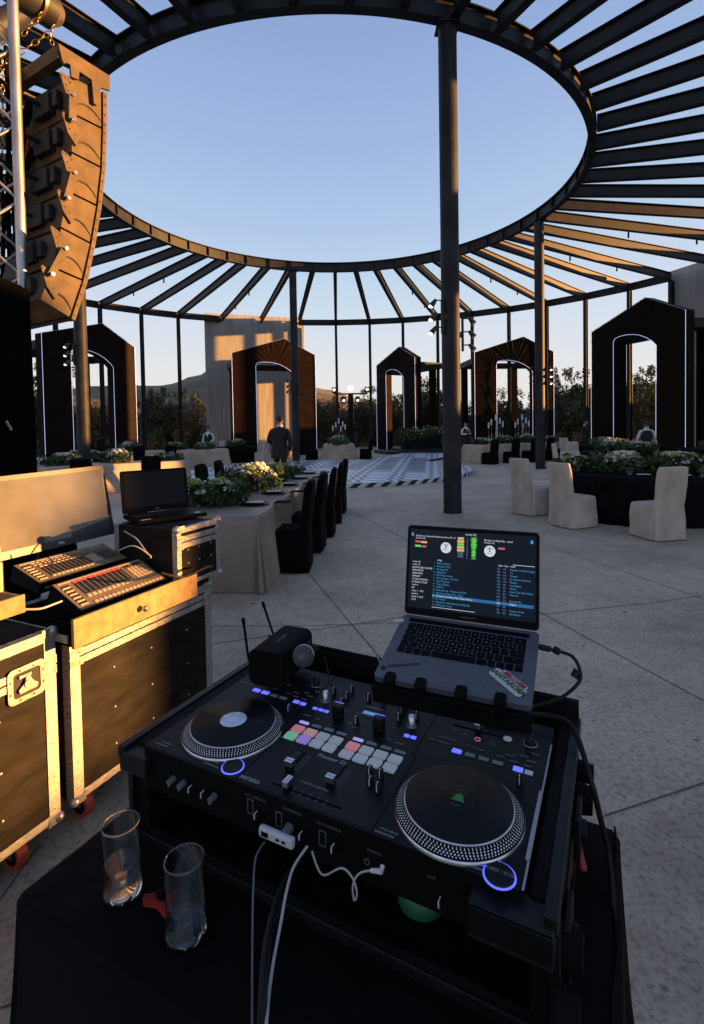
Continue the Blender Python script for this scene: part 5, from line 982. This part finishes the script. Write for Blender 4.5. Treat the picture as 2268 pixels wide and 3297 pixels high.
b=MB(M['rubber']); b.bx(.012,.292,.02,.2,-.0225,-.0135); b.build('tray',t)
b=MB(M['rubber']); b.bx(.0,.304,-.014,-.004,-.05,-.013); b.bx(.01,.294,-.012,.03,-.03,-.0225); b.build('front_rail',t)
for x in(.036,.099,.178,.250): b=MB(M['rubber']); b.prism(rrect(.021,.03,.006,4,x,-.0),-.0135,.0055); b.bx(x-.0105,x+.0105,-.014,-.002,-.03,.004); b.build('hook',t,bev=.0015)
b=MB(M['rubber']); IM=LM.inverted()
for u_ in(.52,.74): p=IM@(DM@Vector((u_-.12,.455,.98))); q=IM@(DM@Vector((u_-.12,.455,1.06))); b.tube([p,q,(p+q)*.5+Vector((0,.02,.06))],.007,8)
b.build('leg',t)
# battery box and microphone
q=[P(x,y,1.07) for x,y in((815,2083),(913,2098),(993,2035),(903,2013))]; c=(q[0]+q[1]+q[2]+q[3])/4; d_=((q[3]-q[0])+(q[2]-q[1])).normalized(); yaw=math.atan2(d_.y,d_.x)
t=thing('wireless_receiver','rounded black box with two thin antennas on the far left corner of the case','wireless receiver',(c.x,c.y,.985),yaw)
b=MB(M['rubber']); Wb,Lb,Hb=.093,.158,.085
b.at(T(0,0,0)); b.loft([[(-Lb/2+0*k,x,y+Hb/2) for x,y in rrect(Wb,Hb,.018,6)] for k in(0,)]+[[(Lb/2,x,y+Hb/2) for x,y in rrect(Wb,Hb,.018,6)]],True,True); b.build('housing',t,bev=.004)
b=MB(M['casetrim']); b.bx(-Lb/2+.01,Lb/2-.01,-Wb/2-.0012,-Wb/2+.002,.02,.062); b.build('side_recess',t)
b=MB(M['dim']); b.text('SHURE',.016,T(-.0,.0,Hb+.0006,R(0))); b.build('housing_print',t)
for (x0,y0,x1,y1,Y0) in((799,2108,783,1990,1.245),(877,2032,846,1938,1.37)):
    a=PY(x0,y0,Y0); e=PY(x1,y1,Y0); I_=t.matrix_basis.inverted(); m_=Matrix.Translation(t.location)@Matrix.Rotation(yaw,4,'Z'); I_=m_.inverted(); a=I_@a; e=I_@e; b=MB(M['rubber']); b.tube([a-(e-a)*.15,a,a.lerp(e,.8),a.lerp(e,.84),e],[.003,.003,.0032,.0045,.0042],8); b.build('antenna',t)
mc=PY(978,2112,1.19); t=thing('microphone','vocal microphone with silver mesh head lying against the black box','microphone',tuple(mc)); ax_=Vector((.02,.17,-.055)).normalized()
zq=(-ax_).to_track_quat('Z','Y').to_matrix().to_4x4(); b=MB(M['grille']).at(zq); b.lathe([(.0246*math.sin(a),.0246*math.cos(a)*.98) for a in [PI*.02+PI*.6*k/12 for k in range(13)]][::-1],n=40,cap=False)
b.mat(M['dim'])
for k in range(20): a=k*PI/20; b.tube([(.0249*math.cos(a)*math.cos(e),.0249*math.sin(a)*math.cos(e),.0249*abs(math.sin(e))) for e in [PI*j/14 for j in range(15)]],.0005,4,False)
for k in range(1,9): r_=.0249*math.sin(k*PI/18); z_=.0249*math.cos(k*PI/18); b.tube([(r_*math.cos(j*PI/12),r_*math.sin(j*PI/12),z_) for j in range(25)],.0005,4,False)
b.build('mesh_head',t); b=MB(M['metal']).at(zq); b.lathe([(.0252,-.006),(.0258,-.003),(.0258,.002),(.0250,.003)],n=40); b.build('head_ring',t); b=MB(M['rubber']).at(zq); b.lathe([(.0245,-.006),(.019,-.02),(.016,-.05),(.0115,-.15)][::-1],n=24); b.build('handle',t)
# cables
def cable(name,label,pts,r,m,cat='cable'):
    # smooth curve through points
    P_=[Vector(p) for p in pts]; o=[]
    for i in range(len(P_)-1):
        p0=P_[max(i-1,0)];p1=P_[i];p2=P_[i+1];p3=P_[min(i+2,len(P_)-1)]
        for k in range(6): s=k/6; o.append(.5*((2*p1)+(p2-p0)*s+(2*p0-5*p1+4*p2-p3)*s*s+(3*p1-p0-3*p2+p3)*s**3))
    o.append(P_[-1]); b=MB(M[m]); b.tube(o,r,8); return tag(b.build(name),label,cat)
cable('power_cable','black power cable looping out of the right side of the laptop',[PY(1735,2082,1.03),PY(1795,2096,1.03),PY(1845,2115,1.03),PY(1868,2160,1.02),PY(1862,2200,1.0),PY(1800,2250,1.0),PY(1710,2276,1.0)],.0035,'cab')
for a_,c_,r_,l_ in((PY(1738,2083,1.03),PY(1772,2090,1.03),.006,'long black plug in the right side of the silver laptop'),(PY(1786,2092,1.028),PY(1800,2098,1.028),.0075,'tape wrapped joint beside the long black laptop plug'),(PY(1862,2158,1.018),PY(1850,2182,1.015),.0085,'black lump halfway along the looping laptop cable')): b=MB(M['cab']); b.tube([a_,c_],r_,10); tag(b.build('cable_plug'),l_,'plug')
q_=[P(x,y,z) for x,y,z in((1905,2520,.93),(1935,2640,.86),(1960,2750,.79),(1972,2880,.76),(1985,3100,.70),(1998,3297,.62))]
cable('thick_cable','thick black cable crossing the case corner and falling down the right side',[P(1560,2312,.975),P(1680,2300,.985),P(1790,2310,.99),P(1850,2352,.985)]+q_,.0055,'cab')
cable('charging_cable','thin grey cable hanging from the left side of the silver laptop',[PY(1296,1999,1.17),PY(1262,2001,1.16),PY(1225,2015,1.15),PY(1203,2050,1.14),PY(1210,2100,1.13),PY(1228,2140,1.12),PY(1250,2200,1.10),PY(1268,2240,1.08),PY(1276,2275,1.06)],.0018,'wcab')
b=MB(M['white']); b.tube([PY(1298,1998,1.17),PY(1268,2001,1.162)],.0045,10); tag(b.build('charger_plug'),'white plug in the left side of the silver laptop','plug')
def hang(pts,v=-.03,zt=.757):
    o=[]
    for x,y in pts:
        q=onv(x,y,v)
        o.append(DM@q if q.z>zt else P(x,y,zt))
    return o
def drop(pts,v0=-.03,v1=-.24):   # runs over the table front and hangs down
    n=len(pts); return [ (DM@onv(x,y,v0+(v1-v0)*i/(n-1))) for i,(x,y) in enumerate(pts)]
cable('white_cable','white cable running down over the black cloth',drop([(990,2725),(946,2792),(923,2871),(905,2970),(884,3079),(868,3190),(858,3297)]),.0022,'wcab')
cable('grey_cable','thin dark grey cable running down left of the white one',drop([(852,2712),(824,2762),(816,2871),(814,3000),(813,3150),(813,3297)]),.0016,'dim')
cable('black_cable','black cable bundle falling between the grey and the white cable',drop([(935,2800),(900,2870),(872,2960),(850,3080),(838,3297)]),.004,'cab')
cable('black_cable','second black cable falling close to the white cable',drop([(945,2830),(915,2890),(880,2990),(862,3100),(848,3297)]),.003,'cab')
cable('headphone_cable','white headphone cable with an angled plug dangling at the front of the case',[DM@onv(x,y,-.04) for x,y in((1228,2803),(1200,2802),(1157,2813),(1137,2850),(1141,2898),(1150,2875),(1135,2826),(1100,2795),(1038,2816),(1005,2741))],.0016,'wcab')
b=MB(M['white']); a=DM@onv(1232,2790,-.04); c=DM@onv(1228,2806,-.04); e=DM@onv(1195,2803,-.04); b.tube([a,c,e],[.0035,.004,.003],10); tag(b.build('headphone_plug'),'angled white plug at the end of the headphone cable','plug')
cable('microphone_cable','thin black cable curling down beside the microphone',[PY(1045,2115,1.22),PY(1056,2160,1.2),PY(1060,2195,1.17),PY(1072,2208,1.15)],.0022,'cab')
# ------------------------------------------------------------ lighting desk on flight cases (left)
LP=Vector((-1.113,1.957,0)); LA=R(65); LMx=Matrix.Translation(LP)@Matrix.Rotation(LA,4,'Z')
LN=LMx.to_3x3()@Vector((0,-1,0))
def onl(x,y,o=0): q=LMx.inverted()@PP(x,y,LP+LN*o,LN); return q
M.update(ply=mat('scuffed_black_board',(.015,.012,.009),.6,0,.35,7,.12,60,spec=.15,stretch=(1,1,3),detail=8), rail=mat('scratched_aluminium',(.40,.385,.36),.45,.6,.25,30,.35,80,stretch=(1,1,6)), mdf=mat('brown_fibreboard',(.36,.215,.09),.75,0,.16,22,.1,90,detail=8), zinc=mat('zinc_fitting',(.45,.43,.4),.4,.8,.2,40,.1,100), redw=mat('red_wheel',(.5,.06,.03),.5,0,.1,20), bronze=mat('console_bronze',(.2,.145,.085),.45,.2,.08,40), kcap=mat('beige_key',(.46,.37,.25),.55,0,.05,20), rkey=mat('red_key',(.55,.07,.05),.5,0,.05,20,emit=(1,.08,.05),es=.05), slot=mat('fader_well',(.008,.008,.008),.6,0,.1,10), dust=mat('dusty_screen',(.085,.083,.085),.5,0,.16,9,col2=(.05,.05,.053),detail=9,spec=.3,coat=1), bez=mat('dark_bezel',(.05,.05,.053),.35,0,.1,20), blackp=mat('black_plastic',(.0035,.0035,.004),.55,0,.1,20,spec=.12), brassk=mat('brass_knob',(.6,.5,.28),.25,.9,.1,20))
def lthing(name,label,cat,s=0,y=0,z=0,group=None): return thing(name,label,cat,tuple(LMx@Vector((s,y,z))),LA,group)
def flightcase(label,s0,s1,d,z0,z1,band,name='flight_case',wheels=True,o=0,rail=.045,balls=True,group='flight cases with aluminium edges'):
    t=lthing(name,label,'flight case',s0,-o,0,group); L=s1-s0
    b=MB(M['ply']); b.bx(.004,L-.004,.004,d-.004,z0,z1-.004); b.build('case_panel',t)
    w=rail; b=MB(M['rail'])
    for x in(0,L-w): b.bx(x,x+w,0,.003,z0+.0,z1); 
    b.bx(0,.003,0,w,z0,z1); b.bx(L-.003,L,0,w,z0,z1); b.bx(L-.003,L,d-w,d,z0,z1); b.bx(0,.003,d-w,d,z0,z1)
    b.bx(w,L-w,-.001,.003,z0,z0+w*.7); b.bx(w,L-w,-.001,.003,z1-w*.8,z1); b.bx(0,L,0,w*.8,z1-.003,z1+.0015); b.bx(0,L,d-w,d,z1-.003,z1+.0015); b.bx(L-.003,L+.0,w,d-w,z1-w*.8,z1); b.bx(L-.003,L,w,d-w,z0,z0+w*.7)
    b.build('aluminium_edge',t,bev=.0012)
    if band:
        b=MB(M['rail']); b.bx(w,L-w,-.002,.003,band+.003,band+.03); b.bx(w,L-w,-.002,.003,band-.03,band-.003); b.mat(M['zinc'])
        for x in(-.001,L-w-.012): b.bx(x,x+w+.013,-.0045,-.0,band+.003,band+.034); b.bx(x,x+w+.013,-.0045,.0,band-.034,band-.003)
        b.build('lid_rail',t,bev=.001)
        b=MB(M['zinc']); k=w+.03
        while k<L-w-.02: 
            for zz in(band+.017,band-.017): b.sph((k,-.002,zz),.0042,8,5,(1,.5,1))
            k+=.052 if k<.3 or k>L-.3 else .4
        for x in(.008,w-.004,L-.008,L-w+.004):
            for zz in(band+.02,band-.02): b.sph((x,-.0045,zz),.005,8,5,(1,.5,1))
        b.build('rivet',t)
    b=MB(M['zinc']); rg=random.Random(int(s0*100)+5)
    nz=5
    for k in range(nz+1):
        zz=z0+.05+(z1-z0-.1)*k/nz
        for x in(w*.5,L-w*.5): b.sph((x,0,zz),.0038,7,5,(1,.5,1))
    for x in(.25,.5,.78):
        for zz in(.22,.5,.8): b.sph((L*x,.003,z0+(band-z0 if band else z1-z0)*zz),.0055,8,5,(1,.5,1))
    b.build('panel_rivet',t)
    if balls:
        for x in(.006,L-.006):
            for zz in(z0+.004,z1-.004): b=MB(M['zinc']); b.sph((x,.006,zz),.020,14,10,(1,1,1)); b.box(x+(.02 if x<L/2 else -.02),-.001,zz,.05,.004,.03); b.build('ball_corner',t)
    if wheels:
        for x in(.1,L-.12):
            for y in(.09,d-.1):
                b=MB(M['zinc']); b.box(x,y,z0-.006,.1,.08,.008); b.bx(x-.028,x-.022,y-.02,y+.02,.05,z0); b.bx(x+.022,x+.028,y-.02,y+.02,.05,z0); c=b.build('caster',t)
                b=MB(M['redw']); b.cyl((x-.019,y,.05),(x+.019,y,.05),.05,n=28); w_=b.build('wheel',c,bev=.003); b=MB(M['rubber']); b.cyl((x-.0205,y,.05),(x+.0205,y,.05),.034,n=24); b.build('hub',c)
    return t
flightcase('big sunlit flight case under the drawer with the light consoles',0,.815,.62,.14,.785,.71)
flightcase('flight case with a butterfly latch at the left edge',-1.0,-.055,.62,.13,.855,.725)
# latch on the left case
q=onl(86,2195,.002); t=lthing('case_latch','recessed butterfly latch plate on the leftmost flight case','latch',q.x,-.003,q.z)
b=MB(M['zinc']); b.at(XM2:=Matrix(((1,0,0,0),(0,0,1,0),(0,1,0,0),(0,0,0,1))))
o_=rrect(.135,.125,.02,5); i_=rrect(.098,.088,.012,5); b.loft([[(x,y,0) for x,y in i_],[(x,y,-.004) for x,y in i_],[(x,y,-.004) for x,y in o_],[(x,y,0) for x,y in o_]],False,False); b.build('latch_plate',t)
b=MB(M['slot']).at(XM2); b.prism(i_,-.001,.001); b.build('latch_recess',t)
b=MB(M['zinc']).at(XM2); b.prism([(-.03,-.028),(.03,-.028),(.035,-.015),(.012,.005),(.006,.03),(-.006,.03),(-.012,.005),(-.035,-.015)],-.012,-.006); b.lathe([(.016,-.016),(.016,-.012)],0,-.002,16); b.bx(-.03,.012,.024,.034,-.01,-.004); b.build('butterfly',t); b=MB(M['zinc']).at(XM2)
for k in range(8): a=k*PI/4+PI/8; b.sph((.062*math.cos(a)*1.02,.056*math.sin(a),-.005),.0042,8,5)
b.build('rivet',t)
# spare block and drawer
b=MB(M['ply']); b.bx(0,.19,.0,.5,0,.05); tag(b.build('riser_block',loc=tuple(LMx@Vector((.62,.003,.787))),rz=LA,bev=.004),'low black block between the big case and the small case','block')
t=lthing('console_drawer','brown fibreboard drawer pulled out under the light consoles','drawer',-.05,-.10,.79)
b=MB(M['mdf']); b.bx(0,.656,0,.015,0,.112); b.build('drawer_front',t,bev=.0015)
b=MB(M['dark']); b.bx(.004,.012,.015,.62,.005,.095); b.bx(.64,.65,.015,.62,.005,.095); b.bx(.004,.65,.015,.62,.005,.012); b.build('drawer_box',t)
b=MB(M['zinc']); b.bx(-.006,-.001,.03,.5,.02,.05); b.build('slide_rail',t)
q=onl(456,1957,.1); b=MB(M['brassk']); b.sph((q.x+.05,-.022,q.z-.79),.014,16,12,(1,.9,1)); b.cyl((q.x+.05,0,q.z-.79),(q.x+.05,-.02,q.z-.79),.006); b.build('knob',t)
b=MB(M['mdf']); b.bx(.0,.02,0,.35,0,.06); tag(b.build('drawer_side',loc=tuple(LMx@Vector((.60,.0,.84))),rz=LA),'brown board edge between the light consoles and the small flight case','board')
# second drawer at the far left
q=onl(81,1918,.12); t=lthing('console_drawer','narrow brown drawer front at the far left edge','drawer',q.x-.5,-.12,q.z-.055)
b=MB(M['mdf']); b.bx(0,.5,0,.012,0,.06); b.build('drawer_front',t,bev=.001); b=MB(M['mdf']); b.bx(.49,.5,.012,.2,.012,.055); b.build('drawer_side_panel',t)
q=onl(2,1912,.0); t=lthing('gold_box','unidentified gold coloured box standing at the left edge above the narrow drawer','unknown_box',q.x-.03,.0,q.z); b=MB(M['brassk']); b.bx(-.05,.045,0,.05,0,.11); b.build('gold_box_body',t,bev=.006); b=MB(M['slot']); b.bx(-.03,.03,-.001,.0,.02,.07); b.build('gold_box_panel',t); b=MB(M['brassk']); b.lathe([(.035,.11),(.038,.15),(.02,.16)],0,.02,20); b.build('gold_box_cap',t)  # unidentified thing, modelled as a plain gold metal box with a cap
# consoles
def console(mtx,label,front):
    t=thing('lighting_console',label,'light console'); t.matrix_world=mtx; W_,D_=.45,.20
    b=MB(M['blackp']); b.loft([[(0,0,-.05),(W_,0,-.05),(W_,D_,-.075),(0,D_,-.075)],[(0,0,-.002),(W_,0,-.002),(W_,D_,-.002),(0,D_,-.002)]],True,False); b.build('housing',t,bev=.003)
    b=MB(M['bronze']); b.bx(.004,W_-.004,.004,D_-.004,-.002,.0); b.build('top_plate',t)
    b=MB(M['kcap']); b.bx(.02,W_-.02,D_-.018,D_-.012,0,.002); k_=b
    dk=MB(M['slot'])
    def kk(x,y,w,h,m=b): m.prism(rrect(w,h,.001,1,x,y),0,.0035)
    if front:
        dk.bx(.075,.315,.085,D_-.03,0,.0012)
        for i in range(10): x=.087+i*.0240; b.bx(x-.0006,x+.0006,.09,D_-.035,.0012,.002)
        for i in range(12): kk(.085+i*.0235,.068,.017,.013)
        for i in range(17): kk(.085+i*.0213,.022,.016,.013)
        for r_ in range(5):
            for c_ in range(5): kk(.345+c_*.0195,.062+r_*.021,.015,.015)
        for i in range(6): kk(.035,.03+i*.024,.034,.006); dk.bx(.018,.055,.036+i*.024,.046+i*.024,0,.001)
        dk.bx(.33,.365,D_-.034,D_-.022,0,.0012); dk.bx(.38,.42,D_-.034,D_-.022,0,.0012)
        r=MB(M['rkey']); 
        for i in range(10): r.prism(rrect(.020,.010,.001,1,.087+i*.024,D_-.026),0,.004)
        r.build('red_key_row',t)
    else:
        dk.bx(.075,.285,.045,D_-.075,0,.0012); dk.bx(.345,W_-.02,.045,D_-.075,0,.0012)
        for i in range(10): x=.085+i*.0205; b.bx(x-.0006,x+.0006,.05,D_-.08,.0012,.002); kk(x,D_-.07,.015,.006); kk(x,.034,.016,.010)
        for i in range(4): x=.355+i*.02; b.bx(x-.0006,x+.0006,.05,D_-.08,.0012,.002)
        for i in range(16): 
            if i!=12: kk(.07+i*.0225,D_-.032,.016,.006); dk.bx(.062+i*.0225,.078+i*.0225,D_-.043,D_-.036,0,.001); kk(.07+i*.0225,D_-.05,.016,.006); dk.bx(.062+i*.0225,.078+i*.0225,D_-.061,D_-.054,0,.001)
        for r_ in range(4):
            for c_ in range(3): kk(.302+c_*.0165,.052+r_*.019,.014,.015)
        for i in range(6): kk(.035,.03+i*.024,.034,.006); dk.bx(.018,.055,.036+i*.024,.046+i*.024,0,.001)
    b.build('keys',t); dk.build('fader_wells',t)
    b=MB(M['print']); RX_=Matrix.Rotation(R(90),4,'X'); b.text('Martin',.016,T(.045,-.001,-.026)@RX_,bold=.02)
    b.build('maker_print',t); b=MB(M['print']); b.text('M-Play' if front else 'M-Touch',.013,T(W_-.035,-.001,-.022)@RX_,bold=.01); b.build('model_print',t)
console(T(-1.0856,2.003,.889,1.126,.427,-.006),'front light console with a red key row in the drawer',True)
console(T(-1.33,2.139,.9596,1.118,.298,-.009),'rear light console with rows of white keys below the monitor',False)
# monitor
mm=T(-1.585,2.25,1.031,1.038,R(90)-.047,0)@Matrix.Rotation(0.0,4,'Z'); t=thing('monitor','wide dusty monitor tilted behind the light consoles, its screen glaring in the sun','monitor'); t.matrix_world=T(-1.585,2.25,1.028,1.038,-.19,-.03)@Matrix.Rotation(R(90),4,'X')
b=MB(M['bez']); b.prism(rrect(.58,.378,.008,4,.29,.189),-.03,.0); b.build('housing',t,bev=.003)
b=MB(M['dust']); b.bx(.022,.558,.036,.356,.0,.0012); b.build('screen',t)
b=MB(M['paper']); b.text('DELL',.014,T(.29,.018,.0015),bold=.03); b.build('maker_print',t)
b=MB(M['blackp']); b.bx(.2,.38,-.16,.1,-.07,-.03); b.build('stand',t)
# small case and second laptop
sc_=flightcase('small flight case with metal corners under the black laptop',.53,.84,.42,.838,1.125,1.055,'small_flight_case',False,.05,.03)
t=thing('black_laptop','open black laptop with a dark screen on top of the small flight case','laptop'); t.matrix_world=T(-1.243,2.738,1.146,.695,0,0)
b=MB(M['blackp']); b.prism(rrect(.37,.25,.008,4,.185,-.125),-.018,0); b.build('base',t,bev=.002)
b=MB(M['slot']); b.bx(.02,.35,-.115,-.02,.0,.0006)
for r_ in range(6):
    for c_ in range(17): b.box(.03+c_*.0193,-.03-r_*.0155,.0012,.016,.012,.0018)
b.build('keyboard',t)
b=MB(M['blackp']); b.bx(.12,.24,-.225,-.145,.0,.0007); b.build('trackpad',t); b=MB(M['paper']); b.lathe([(.018,.0),(.018,.0008)],.335,-.20,20); b.bx(.02,.07,-.24,-.228,0,.0008); b.build('sticker',t)
lm=T(0,0,.002,0,R(90)-.16,0); b=MB(M['blackp']).at(lm); b.prism(rrect(.37,.235,.012,5,.185,.1175),-.008,0); b.build('lid',t,bev=.002)
b=MB(M['vinyl']).at(lm); b.bx(.018,.352,.03,.222,.0,.0008); b.mat(M['print']); b.text('ASUS',.010,T(.185,.014,.001)); b.build('screen',t)
# cables on the lighting desk
cable('usb_cable','grey white cable running from the front light console to the left',[PY(200,1935,1.93),PY(175,1945,1.9),PY(130,1960,1.85),PY(75,1962,1.82)],.004,'wcab')
cable('desk_cable','grey cable arching between the rear console and the small case',[PY(385,1772,2.3),PY(420,1758,2.3),PY(450,1765,2.3),PY(488,1792,2.3)],.003,'wcab')
cable('desk_cable','thin cable hanging from the black laptop to the drawer',[PY(400,1710,2.45),PY(440,1735,2.4),PY(470,1775,2.35),PY(487,1795,2.3)],.003,'wcab')
cable('desk_cable','black cable lying along the far edge of the drawer',[PY(520,1845,2.2),PY(580,1858,2.25),PY(620,1848,2.35),PY(660,1828,2.45),PY(683,1822,2.5)],.006,'cab')
